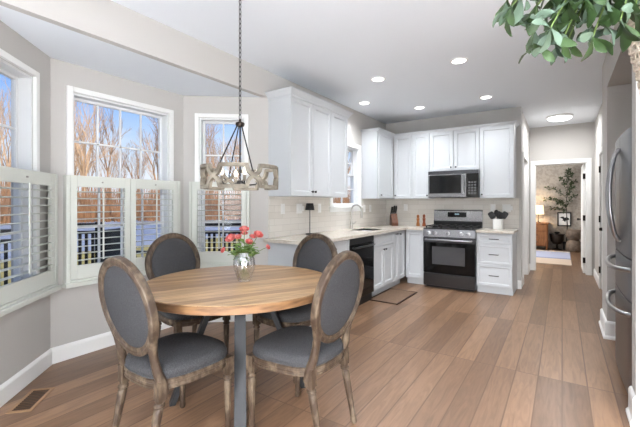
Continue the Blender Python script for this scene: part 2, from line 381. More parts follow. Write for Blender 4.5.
lamp('side_room_light', 'AREA', (-1.0, 7.2, 2.4), (0, 0, 0), 8, (1, 0.98, 0.95), 0.6)

# ------------------------------------------------------------------ baseboards and casings
BB = [(0, 0), (0.016, 0), (0.016, 0.105), (0.011, 0.118), (0.004, 0.13), (0, 0.13)]
def base(name, path): return struct(name, MB().sweep(path, BB), M['trim'])
base('baseboard_bay', [BR, BC2, BC1, BL, (XS, YREAR)])
base('baseboard_range_end', [(XHL, YB+0.42), (XHL, YB), (XE, YB), (XE-0.05, YB)])
base('baseboard_hall_left', [(XHL, YH), (XHL, DHL[1]+0.09)])
base('baseboard_hall_left_near', [(XHL, DHL[0]-0.09), (XHL, YB+0.42)])
base('baseboard_hall_right', [(XHR, DHR[1]+0.09), (XHR, YH)])
BA = [(0, 0), (0.030, 0), (0.030, 0.02), (0.018, 0.035), (0.018, 0.15), (0.010, 0.165), (0, 0.17)]
struct('baseboard_alcove_far', MB().sweep([(1.1, 4.45), (XA, 4.45), (XA, 4.95), (XHR, 4.95), (XHR, DHR[0]-0.09)][::1], [(-o if False else o, z) for o, z in BA]), M['trim'])
struct('baseboard_alcove_near', MB().sweep([(XR, 2.80), (XA, 2.80), (XA, 2.95)][::1], BA), M['trim'])
def casing(name, O, U, N, s0, s1, z1, w=0.075, d=0.018, z0=0.0):
    b = MB(); b.obox(O, U, Z3, N, s0-w, s0, z0, z1+w, 0, d); b.obox(O, U, Z3, N, s1, s1+w, z0, z1+w, 0, d); b.obox(O, U, Z3, N, s0, s1, z1, z1+w, 0, d)
    return struct(name, b, M['trim'], bevel=0.004)
casing('trim_bedroom_door', (0, YH, 0), (1, 0, 0), (0, -1, 0), DX0, DX1, DZ)
b = MB(); b.box(DX0-0.005, YH, 0, DX0+0.012, YH+0.12, DZ); b.box(DX1-0.012, YH, 0, DX1+0.005, YH+0.12, DZ); b.box(DX0, YH, DZ-0.012, DX1, YH+0.12, DZ+0.005)
struct('trim_bedroom_jamb', b, M['trim'])
casing('trim_hall_closet', (XHR, 0, 0), (0, 1, 0), (-1, 0, 0), DHR[0], DHR[1], 2.04)
casing('trim_hall_opening', (XHL, 0, 0), (0, 1, 0), (1, 0, 0), DHL[0], DHL[1], 2.05)
struct('trim_hall_jamb', MB().box(XHL-0.1, DHL[0]-0.005, 0, XHL, DHL[0]+0.012, 2.05).box(XHL-0.1, DHL[1]-0.012, 0, XHL, DHL[1]+0.005, 2.05), M['trim'])
wall('wall_side_room', (-1.6, YH), (-1.6, YB+0.14), 0, ZC, th=0.1)
struct('ceiling_side_room', MB().box(-1.7, YB+0.14, ZC, XHL-0.1, YH, ZC+0.1), M['ceil'])

# ------------------------------------------------------------------ windows
def window(name, A, B, s0, s1, z0, z1, cols, rows=2, cw=0.045, label=None):
    """window in the wall A->B (room on the left), holes as in wall()"""
    A = Vector((A[0], A[1], 0)); B = Vector((B[0], B[1], 0)); U = (B-A).normalized(); N = Vector((-U.y, U.x, 0))
    b = MB()
    for (a, c, d, f) in ((s0-cw, s0, z0, z1+cw), (s1, s1+cw, z0, z1+cw), (s0, s1, z1, z1+cw)): b.obox(A, U, Z3, N, a, c, d, f, 0, 0.026)
    root = struct(name, b, M['trim'], bevel=0.004)
    b = MB(); t = 0.018
    for (a, c, d, f) in ((s0, s0+t, z0, z1), (s1-t, s1, z0, z1), (s0+t, s1-t, z1-t, z1), (s0+t, s1-t, z0, z0+t)): b.obox(A, U, Z3, N, a, c, d, f, -0.115, -0.002)
    obj('window_frame', b, M['vinyl'], root)
    zm = (z0+z1)/2+0.03
    for (name2, d, f, dep) in (('upper_sash', zm-0.02, z1-t, -0.085), ('lower_sash', z0+t, zm+0.02, -0.055)):
        a, c = s0+t, s1-t; b = MB(); q = 0.024
        b.obox(A, U, Z3, N, a, a+q, d, f, dep-0.03, dep); b.obox(A, U, Z3, N, c-q, c, d, f, dep-0.03, dep)
        b.obox(A, U, Z3, N, a+q, c-q, f-q, f, dep-0.03, dep); b.obox(A, U, Z3, N, a+q, c-q, d, d+q, dep-0.03, dep)
        for i in range(1, cols):
            x = a+q+(c-a-2*q)*i/cols; b.obox(A, U, Z3, N, x-0.008, x+0.008, d+q, f-q, dep-0.022, dep-0.006)
        for i in range(1, rows):
            z = d+q+(f-d-2*q)*i/rows; b.obox(A, U, Z3, N, a+q, c-q, z-0.008, z+0.008, dep-0.022, dep-0.006)
        so = obj(name2, b, M['vinyl'], root)
        obj('pane', MB().obox(A, U, Z3, N, a+q, c-q, d+q, f-q, dep-0.016, dep-0.013), M['pane'], so)
    return root
w1 = window('window_1', BC2, BC1, LC-HC[1], LC-HC[0], WZ0, WZ1, 4)
w2 = window('window_2', BR, BC2, LR-HR[1], LR-HR[0], WZ0, WZ1, 2)
w3 = window('window_3', BC1, BL, HL[0], HL[1], WZ0, WZ1, 2)
w4 = window('window_4', (XS, YB+0.14), BR, YB+0.14-KW[1], YB+0.14-KW[0], KW[2], KW[3], 2, cw=0.07)
obj('sill', MB().box(XS-0.1, KW[0]-0.09, KW[2]-0.03, XS+0.045, KW[1]+0.09, KW[2]).box(XS, KW[0]-0.07, KW[2]-0.085, XS+0.016, KW[1]+0.07, KW[2]-0.03), M['trim'], w4, bevel=0.004)

# ------------------------------------------------------------------ cafe shutters on the lower half of each bay window
def shutters(A, B, s0, s1, z0, z1, npan, tn, labels, open_tilt):
    A = Vector((A[0], A[1], 0)); B = Vector((B[0], B[1], 0)); U = (B-A).normalized(); N = Vector((-U.y, U.x, 0))
    b = MB(); fw = 0.028; D = 0.062
    for (a, c, d, f) in ((s0, s0+fw, z0, z1), (s1-fw, s1, z0, z1), (s0+fw, s1-fw, z0, z0+0.02)): b.obox(A, U, Z3, N, a, c, d, f, 0.0, D)
    b.obox(A, U, Z3, N, s0-0.01, s1+0.01, z0-0.035, z0, 0.0, D+0.022)
    struct('trim_'+str(tn), b, M['shut'], bevel=0.004)
    a0, a1 = s0+fw+0.002, s1-fw-0.002; pw = (a1-a0)/npan
    for i in range(npan):
        p0, p1 = a0+pw*i+0.0015, a0+pw*(i+1)-0.0015; zb, zt = z0+0.022, z1; st = 0.052; rb, rt = 0.115, 0.095; n0, n1 = D-0.032, D-0.004
        c = A+U*((p0+p1)/2)+N*(D-0.018)
        t = thing('plantation_shutter', labels[i], 'shutter', (c.x, c.y, zb), 'cafe shutters on the bay windows')
        f = MB(); f.obox(A, U, Z3, N, p0, p0+st, zb, zt, n0, n1); f.obox(A, U, Z3, N, p1-st, p1, zb, zt, n0, n1)
        f.obox(A, U, Z3, N, p0+st, p1-st, zb, zb+rb, n0, n1); f.obox(A, U, Z3, N, p0+st, p1-st, zt-rt, zt, n0, n1)
        obj('panel_frame', f, M['shut'], t, bevel=0.003)
        lv = MB(); za, zc = zb+rb+0.012, zt-rt-0.012; k = 11; pitch = (zc-za)/k
        for j in range(k):
            z = za+pitch*(j+0.5); ang = R(open_tilt)
            V = (N*math.cos(ang)+Vector(Z3)*math.sin(ang)); Q = U.cross(V)
            O = A+N*(D-0.018)+Vector((0, 0, z))
            ring = []
            for q in range(10):
                an = 2*PI*q/10; ring.append((V*(0.031*math.cos(an))+Q*(0.0052*math.sin(an))))
            lv.loft([[O+U*(p0+st+0.001)+w for w in ring], [O+U*(p1-st-0.001)+w for w in ring]])
        lo = obj('louvers', lv, M['shut'], t, smooth=50)
        x = (p0+p1)/2
        obj('tilt_rod', MB().obox(A, U, Z3, N, x-0.006, x+0.006, za+0.02, zc+0.02, D+0.012, D+0.020), M['shut'], t)
        obj('catch_knob', MB().cyl(A+U*x+N*n1+Vector((0, 0, zt-0.05)), A+U*x+N*(n1+0.012)+Vector((0, 0, zt-0.05)), 0.006), M['nickel'], t, smooth=40)
SZ0, SZ1 = 0.640, 1.533
shutters(BC2, BC1, LC-1.16, LC-0.088, SZ0, SZ1, 2, 1, ['white louvered shutter panel of the wide middle bay window, on the side near the kitchen', 'white louvered shutter panel of the wide middle bay window, beside the bay corner'], 4)
shutters(BR, BC2, LR-0.715, LR-0.075, SZ0, SZ1, 1, 2, ['white louvered shutter on the narrow bay window behind the chandelier'], 4)
shutters(BC1, BL, 0.02, 0.86, SZ0, SZ1, 1, 3, ['bright white louvered shutter on the angled bay window cut by the picture edge'], 4)
# ------------------------------------------------------------------ cabinets
DOOR = [(0, 0.018), (0.002, 0.020), (0.052, 0.020), (0.055, 0.014), (0.064, 0.006), (0.070, 0.006)]
DOORB = [(0, 0.020), (0.050, 0.020), (0.060, 0.010), (0.080, 0.010), (0.094, 0.015)]
DRAW = [(0, 0.020), (0.034, 0.020), (0.042, 0.012), (0.048, 0.012)]
def knob(O, N, parent):
    O = Vector(O); N = Vector(N)
    obj('knob', MB().tube([O, O+N*0.012, O+N*0.016, O+N*0.026, O+N*0.029], [0.005, 0.006, 0.013, 0.013, 0.008], 12), M['pull'], parent, smooth=40)
def pull(O, U, N, w, parent):
    O, U, N = Vector(O), Vector(U), Vector(N)
    b = MB().tube([O-U*w/2, O-U*w/2+N*0.022, O-U*(w/2-0.012)+N*0.030, O+U*(w/2-0.012)+N*0.030, O+U*w/2+N*0.022, O+U*w/2], 0.0055, 8)
    obj('pull', b, M['pull'], parent, smooth=40)
def cabinet(name, label, O, U, N, w, d, z0, z1, doors, group, toe=False, loc=None):
    """O = back corner on the wall at floor; U along the wall; N into the room; doors: list of dicts"""
    O, U, N = Vector(O), Vector(U), Vector(N)
    c = O+U*(w/2)+N*(d/2)
    t = thing(name, label, 'cabinet', (c.x, c.y, z0), group)
    b = MB().obox(O, U, Z3, N, 0.0008, w-0.0008, z0+(0.10 if toe else 0), z1, 0, d-0.021)
    obj('body', b, M['cab'], t)
    if toe: obj('toe_kick', MB().obox(O, U, Z3, N, 0.0008, w-0.0008, 0, 0.10, 0, d-0.085), M['cab'], t)
    F = O+N*(d-0.021)
    for q in doors:
        g = 0.0035
        m_ = MB().panel(F, U, Z3, N, q['u'][0]+g, q['u'][1]-g, q['z'][0]+g, q['z'][1]-g, DRAW if q['k'] == 'drawer' else DOOR)
        do = obj(q['k'], m_, M['cab'], t, bevel=0.0015)
        if 'knob' in q: knob(F+N*0.02+U*q['knob'][0]+Vector((0, 0, q['knob'][1])), N, do)
        if 'pull' in q: pull(F+N*0.02+U*q['pull'][0]+Vector((0, 0, q['pull'][1])), U, N, q['pull'][2], do)
    return t
ZU, ZT = 1.378, 2.455
UY = (0, 1, 0); NX = (1, 0, 0); UX = (1, 0, 0); NY = (0, -1, 0)
G1 = 'wall cabinets along the sink wall'; G2 = 'wall cabinets along the range wall'; G3 = 'base cabinets along the sink wall'; G4 = 'base cabinets along the range wall'
DU = 0.318
cabinet('wall_cabinet', 'tall white double-door wall cabinet above the small black lamp', (XS, 3.06, 0), UY, NX, 0.83, DU, ZU, ZT,
        [dict(k='door', u=(0, 0.415), z=(ZU, ZT), knob=(0.385, ZU+0.055)), dict(k='door', u=(0.415, 0.83), z=(ZU, ZT), knob=(0.445, ZU+0.055))], G1)
cabinet('wall_cabinet', 'narrow single-door white wall cabinet touching the kitchen sink window', (XS, 3.89, 0), UY, NX, 0.41, DU, ZU, ZT,
        [dict(k='door', u=(0, 0.41), z=(ZU, ZT))], G1)
cabinet('wall_cabinet', 'slim white wall cabinet with broad plain side past the sink window', (XS, 5.32, 0), UY, NX, 0.645, 0.295, ZU, ZT,
        [dict(k='door', u=(0.03, 0.63), z=(ZU, ZT), knob=(0.09, ZU+0.055))], G1)
cabinet('wall_cabinet', 'white wall cabinet in the corner above the knife block', (XS+0.295, YB, 0), UX, NY, 0.323, 0.33, ZU, ZT,
        [dict(k='door', u=(0, 0.323), z=(ZU, ZT), knob=(0.035, ZU+0.055))], G2)
XM0, XM1 = -1.81, -1.046
cabinet('wall_cabinet', 'white wall cabinet above the wooden mills, next to the microwave', (XS+DU+0.300, YB, 0), UX, NY, XM0-(XS+DU+0.300), 0.33, ZU, ZT,
        [dict(k='door', u=(0, XM0-(XS+DU+0.300)), z=(ZU, ZT), knob=(0.26, ZU+0.05))], G2)
ZM = 1.815
cabinet('wall_cabinet', 'short white double-door cabinet over the microwave', (XM0, YB, 0), UX, NY, XM1-XM0, 0.33, ZM, ZT,
        [dict(k='door', u=(0, 0.382), z=(ZM, ZT), knob=(0.345, ZM+0.055)), dict(k='door', u=(0.382, 0.764), z=(ZM, ZT), knob=(0.42, ZM+0.055))], G2)
cabinet('wall_cabinet', 'wide white wall cabinet above the utensil crock, beside the hall', (XM1, YB, 0), UX, NY, 0.466, 0.33, ZU, ZT,
        [dict(k='door', u=(0, 0.466), z=(ZU, ZT), knob=(0.035, ZU+0.055))], G2)
CR = [(0, 0), (0.012, 0), (0.012, 0.018), (0.022, 0.030), (0.048, 0.062), (0.055, 0.066), (0.055, 0.078), (0, 0.078)]
def crown(name, path): return struct(name, MB().sweep(path, [(-o, ZT-0.012+z) for o, z in CR]), M['cab'])
crown('trim_crown_sink', [(XS, 3.06), (XS+DU, 3.06), (XS+DU, 4.30), (XS, 4.30)])
CR = [(o*0.7, z*0.62) for o, z in CR]
crown('trim_crown_range', [(XS, 5.32), (XS+0.295, 5.32), (XS+0.295, YB-0.33), (XM1+0.466, YB-0.33), (XM1+0.466, YB)])

# base cabinets
ZCB = 0.876; DB = 0.60
cabinet('base_cabinet', 'white drawer cabinet by the dishwasher at the end of the sink counter', (XS+0.003, 3.05, 0), UY, NX, 0.785, DB-0.003, 0, ZCB,
        [dict(k='drawer', u=(0, 0.785), z=(0.70, ZCB-0.01), pull=(0.39, 0.79, 0.12)), dict(k='drawer', u=(0, 0.785), z=(0.41, 0.70), pull=(0.39, 0.57, 0.12)), dict(k='drawer', u=(0, 0.785), z=(0.115, 0.41), pull=(0.39, 0.27, 0.12))], G3, True)
cabinet('base_cabinet', 'white sink cabinet with two doors under one false drawer', (XS+0.003, 4.515, 0), UY, NX, 0.69, DB-0.003, 0, ZCB,
        [dict(k='drawer', u=(0, 0.69), z=(0.70, ZCB-0.01)), dict(k='door', u=(0, 0.345), z=(0.115, 0.70), knob=(0.31, 0.645)), dict(k='door', u=(0.345, 0.69), z=(0.115, 0.70), knob=(0.38, 0.645))], G3, True)
cabinet('base_cabinet', 'white narrow two-door cabinet between sink cabinet and corner', (XS, 5.205, 0), UY, NX, YB-DB-5.205-0.006, DB, 0, ZCB,
        [dict(k='door', u=(0, 0.215), z=(0.115, ZCB-0.01), pull=(0.11, 0.83, 0.06)), dict(k='door', u=(0.215, 0.475), z=(0.115, ZCB-0.01), knob=(0.25, 0.82))], G3, True)
xc0 = XS+DB+0.006
cabinet('base_cabinet', 'white corner cabinet door right beside the black range', (xc0, YB, 0), UX, NY, XM0-0.004-xc0, DB, 0, ZCB,
        [dict(k='door', u=(0, XM0-0.004-xc0), z=(0.115, ZCB-0.01))], G4, True)
cabinet('base_cabinet', 'white three-drawer base cabinet under the utensil crock', (XM1+0.004, YB, 0), UX, NY, 0.466, DB, 0, ZCB,
        [dict(k='drawer', u=(0, 0.466), z=(0.715, ZCB-0.01), pull=(0.233, 0.79, 0.12)), dict(k='drawer', u=(0, 0.466), z=(0.425, 0.715), pull=(0.233, 0.57, 0.12)), dict(k='drawer', u=(0, 0.466), z=(0.115, 0.425), pull=(0.233, 0.27, 0.12))], G4, True)
# counters (with the sink cut out)
SK = (-2.60, -2.22, 4.60, 5.16)
b = MB(); xf = XS+0.635
for q in ((XS, 2.98, xf, SK[2]), (XS, SK[2], SK[0], SK[3]), (SK[1], SK[2], xf, SK[3]), (XS, SK[3], xf, YB), (xf, YB-0.635, XM0-0.003, YB)):
    b.box(q[0], q[1], ZCB+0.0005, q[2], q[3], 0.914)
o = obj('countertop', b, M['granite']); tag(o, 'L-shaped beige stone countertop around the sink up to the range', 'countertop')
o = obj('countertop', MB().box(XM1+0.003, YB-0.635, ZCB+0.0005, XM1+0.49, YB, 0.914), M['granite'], bevel=0.004); tag(o, 'short beige stone countertop over the three-drawer cabinet', 'countertop')
t = thing('sink', 'undermount steel sink set in the counter below the window', 'sink', (-2.41, 4.88, 0.70))
b = MB(); x0, x1, y0, y1 = SK
b.box(x0-0.006, y0-0.006, 0.70, x1+0.006, y1+0.006, 0.706); b.box(x0-0.006, y0-0.006, 0.706, x0, y1+0.006, 0.905); b.box(x1, y0-0.006, 0.706, x1+0.006, y1+0.006, 0.905)
b.box(x0, y0-0.006, 0.706, x1, y0, 0.905); b.box(x0, y1, 0.706, x1, y1+0.006, 0.905); obj('basin', b, M['steel'], t)
obj('drain', MB().disc((-2.41, 4.88), 0.04, 0.706, 0.71), M['nickel'], t)
# backsplash
b = MB(); e = 0.010
for (y0, y1, z0, z1) in ((3.06, KW[0]-0.07, 0.914, ZU), (KW[0]-0.07, KW[1]+0.07, 0.914, KW[2]-0.085), (KW[1]+0.07, YB, 0.914, ZU)): b.box(XS, y0, z0, XS+e, y1, z1)
struct('trim_backsplash_sink', b, M['tileY'])
struct('trim_backsplash_range', MB().box(XS+e, YB-e, 0.914, XE-0.03, YB, ZU).box(XM0, YB-e, ZU, XM1, YB, 1.5), M['tileX'])

# dishwasher
dy0, dy1 = 3.84, 4.51; xw = XS+DB
t = thing('dishwasher', 'black built-in dishwasher between drawer cabinet and sink cabinet', 'dishwasher', (XS+0.3, (dy0+dy1)/2, 0))
obj('body', MB().box(XS+0.02, dy0, 0.0, xw-0.03, dy1, 0.872), M['rubber'], t)
d = obj('door', MB().box(xw-0.03, dy0+0.004, 0.11, xw+0.004, dy1-0.004, 0.79), M['bglass'], t, bevel=0.004)
obj('control_panel', MB().box(xw-0.03, dy0+0.004, 0.795, xw+0.002, dy1-0.004, 0.868), M['rubber'], t, bevel=0.003)
obj('handle', MB().tube([(xw+0.004, dy0+0.06, 0.755), (xw+0.04, dy0+0.06, 0.755), (xw+0.045, dy0+0.09, 0.755), (xw+0.045, dy1-0.09, 0.755), (xw+0.04, dy1-0.06, 0.755), (xw+0.004, dy1-0.06, 0.755)], 0.011, 10), M['dsteel'], d, smooth=40)

# ------------------------------------------------------------------ range
rx0, rx1 = XM0+0.002, XM1-0.002; yf = YB-0.655; rc = (rx0+rx1)/2
t = thing('gas_range', 'black and stainless freestanding gas range with oven', 'range', (rc, YB-0.34, 0))
obj('body', MB().box(rx0, yf+0.035, 0.03, rx1, YB-0.02, 0.905), M['dsteel'], t)
obj('cooktop', MB().box(rx0, yf+0.01, 0.905, rx1, YB-0.09, 0.918), M['iron'], t, bevel=0.003)
obj('plinth', MB().box(rx0+0.03, yf+0.07, 0.0, rx1-0.03, YB-0.05, 0.03), M['iron'], t)
d = obj('storage_drawer', MB().box(rx0+0.003, yf+0.002, 0.045, rx1-0.003, yf+0.035, 0.225), M['dsteel'], t, bevel=0.006); 
d = obj('oven_door', MB().box(rx0+0.003, yf, 0.235, rx1-0.003, yf+0.035, 0.775), M['bglass'], t, bevel=0.006)
obj('door_window', MB().box(rx0+0.14, yf-0.001, 0.37, rx1-0.14, yf+0.001, 0.64), mat('oven_window', srgb(70, 70, 72), 0.08, spec=0.8), d)
obj('trim_band', MB().box(rx0+0.003, yf-0.002, 0.705, rx1-0.003, yf+0.002, 0.775), M['dsteel'], d)
obj('handle', MB().tube([(rx0+0.05, yf, 0.745), (rx0+0.05, yf-0.05, 0.745), (rx0+0.055, yf-0.052, 0.745), (rx1-0.055, yf-0.052, 0.745), (rx1-0.05, yf-0.05, 0.745), (rx1-0.05, yf, 0.745)], 0.013, 10), M['steel'], d, smooth=40)
b = MB(); b.loft([[(rx0, yf+0.035, 0.785), (rx0, yf-0.012, 0.790), (rx0, yf+0.012, 0.905), (rx0, yf+0.06, 0.905)], [(rx1, yf+0.035, 0.785), (rx1, yf-0.012, 0.790), (rx1, yf+0.012, 0.905), (rx1, yf+0.06, 0.905)]])
cp = obj('control_panel', b, M['msteel'], t)
for x in (0.09, 0.19, 0.38, 0.57, 0.67):
    O = Vector((rx0+x, yf-0.002, 0.845)); Nn = Vector((0, -1, 0.2)).normalized()
    obj('knob', MB().tube([O, O+Nn*0.012, O+Nn*0.014, O+Nn*0.042, O+Nn*0.046], [0.030, 0.030, 0.024, 0.021, 0.015], 16), M['steel'], cp, smooth=40)
for i in range(3):
    a = rx0+0.03+i*0.236; b = MB(); z = 0.955
    for yy in (yf+0.05, yf+0.31, YB-0.12): b.box(a, yy-0.007, z-0.012, a+0.226, yy+0.007, z)
    for xx in (a+0.007, a+0.113, a+0.219): b.box(xx-0.007, yf+0.05, z-0.012, xx+0.007, YB-0.12, z)
    for yy in (yf+0.05, YB-0.12):
        for xx in (a+0.007, a+0.219): b.box(xx-0.008, yy-0.008, 0.918, xx+0.008, yy+0.008, z-0.006)
    obj('grate', b, M['iron'], t)
for (x, y) in ((0.14, 0.16), (0.14, 0.42), (0.38, 0.29), (0.62, 0.16), (0.62, 0.42)):
    obj('burner', MB().lathe([(0.05, 0.918), (0.05, 0.928), (0.035, 0.93), (0.035, 0.938), (0.03, 0.94)], (rx0+x, yf+y, 0), 20), M['iron'], t, smooth=40)
b = MB(); b.loft([[(x, YB-0.085, 0.905), (x, YB-0.075, 1.175), (x, YB-0.06, 1.19), (x, YB-0.015, 1.19), (x, YB-0.015, 0.905)] for x in (rx0, rx1)])
bg_ = obj('backguard', b, M['msteel'], t)
obj('lower_band', MB().box(rx0, YB-0.09, 0.918, rx1, YB-0.080, 1.01), M['iron'], bg_)
ds = obj('display_panel', MB().box(rc-0.15, YB-0.090, 1.075, rc+0.14, YB-0.075, 1.155), M['bglass'], bg_)
b = MB()
for k in range(4): b.box(rc-0.035+k*0.018, YB-0.0912, 1.115, rc-0.025+k*0.018, YB-0.090, 1.132)
obj('digits', b, M['lcd'], ds)

# ------------------------------------------------------------------ microwave
t = thing('microwave', 'stainless over-the-range microwave with black window', 'microwave', (rc, YB-0.2, 1.39)); ym = YB-0.40; z0, z1 = 1.392, ZM-0.003
obj('body', MB().box(rx0, ym+0.03, z0, rx1, YB-0.012, z1), M['dsteel'], t)
obj('vent_grille', MB().box(rx0, ym+0.002, z1-0.052, rx1, ym+0.03, z1), M['dsteel'], t)
d = obj('door', MB().box(rx0, ym, z0+0.005, rx0+0.585, ym+0.03, z1-0.055), M['msteel'], t, bevel=0.004)
obj('window', MB().box(rx0+0.02, ym-0.001, z0+0.065, rx0+0.51, ym+0.002, z1-0.068), M['bglass'], d)
obj('handle', MB().tube([(rx0+0.545, ym, z0+0.06), (rx0+0.545, ym-0.045, z0+0.075), (rx0+0.545, ym-0.05, z0+0.12), (rx0+0.545, ym-0.05, z1-0.12), (rx0+0.545, ym-0.045, z1-0.085), (rx0+0.545, ym, z1-0.07)], 0.012, 10), M['steel'], d, smooth=40)
kp = obj('keypad', MB().box(rx0+0.588, ym, z0+0.005, rx1, ym+0.03, z1-0.055), M['bglass'], t, bevel=0.003)
b = MB()
for i in range(3):
    for j in range(5): b.box(rx0+0.615+i*0.042, ym-0.001, z0+0.05+j*0.042, rx0+0.643+i*0.042, ym+0.001, z0+0.075+j*0.042)
obj('button', b, mat('key_grey', srgb(96, 96, 98), 0.4), kp)
obj('light_lens', MB().box(rc-0.2, ym+0.08, z0-0.004, rc+0.2, ym+0.2, z0), M['iron'], t)

# ------------------------------------------------------------------ refrigerator
fy0, fy1 = 2.965, 3.87; xf0 = 0.362; fm = (fy0+fy1)/2
t = thing('refrigerator', 'black stainless french-door refrigerator in the wall alcove', 'refrigerator', (0.75, fm, 0))
obj('body', MB().box(xf0+0.065, fy0+0.004, 0.02, 1.12, fy1-0.004, 1.765), M['rubber'], t)
obj('hinge_cover', MB().box(xf0+0.03, fy0+0.02, 1.765, xf0+0.16, fy0+0.09, 1.79), M['rubber'], t, bevel=0.004)
obj('hinge_cover', MB().box(xf0+0.03, fy1-0.09, 1.765, xf0+0.16, fy1-0.02, 1.79), M['rubber'], t, bevel=0.004)
def fdoor(name, y0, y1, z0, z1):
    rg = []
    for z in (z0, z1):
        row = []
        for i in range(13):
            y = y0+(y1-y0)*i/12; k = (y-fm)/((fy1-fy0)/2); row.append((xf0-0.012*(1-k*k)+0.014*abs(k)**10, y, z))
        row += [(xf0+0.06, y1, z), (xf0+0.06, y0, z)]; rg.append(row)
    return obj(name, MB().loft(rg), M['fridge'], t, smooth=30, bevel=0.003)
d1 = fdoor('door', fm+0.003, fy1, 0.945, 1.785); d2 = fdoor('door', fy0, fm-0.003, 0.945, 1.785)
w1_ = fdoor('freezer_drawer', fy0, fy1, 0.670, 0.935); w2_ = fdoor('freezer_drawer', fy0, fy1, 0.055, 0.660)
for s, d in ((1, d1), (-1, d2)):
    pts = []
    for i in range(17):
        k = i/16; z = 1.03+0.66*k; bow = math.sin(PI*k)
        pts.append((xf0-0.012-0.008-0.058*bow**0.6, fm+s*(0.028+0.055*bow), z))
    pts = [(xf0-0.008, pts[0][1], pts[0][2])]+pts+[(xf0-0.008, pts[-1][1], pts[-1][2])]
    obj('handle', MB().tube(pts, 0.013, 10), M['steel'], d, smooth=60)
for z, d in ((0.872, w1_), (0.585, w2_)):
    pts = []
    for i in range(17):
        k = i/16; bow = math.sin(PI*k); pts.append((xf0-0.005-0.072*bow**0.5, fy0+0.07+(fy1-fy0-0.14)*k, z-0.02*bow))
    pts = [(xf0, pts[0][1], z)]+pts+[(xf0, pts[-1][1], z)]
    obj('handle', MB().tube(pts, 0.016, 10), M['steel'], d, smooth=60)
obj('kick_plate', MB().box(xf0+0.04, fy0+0.02, 0.0, xf0+0.08, fy1-0.02, 0.05), M['rubber'], t)

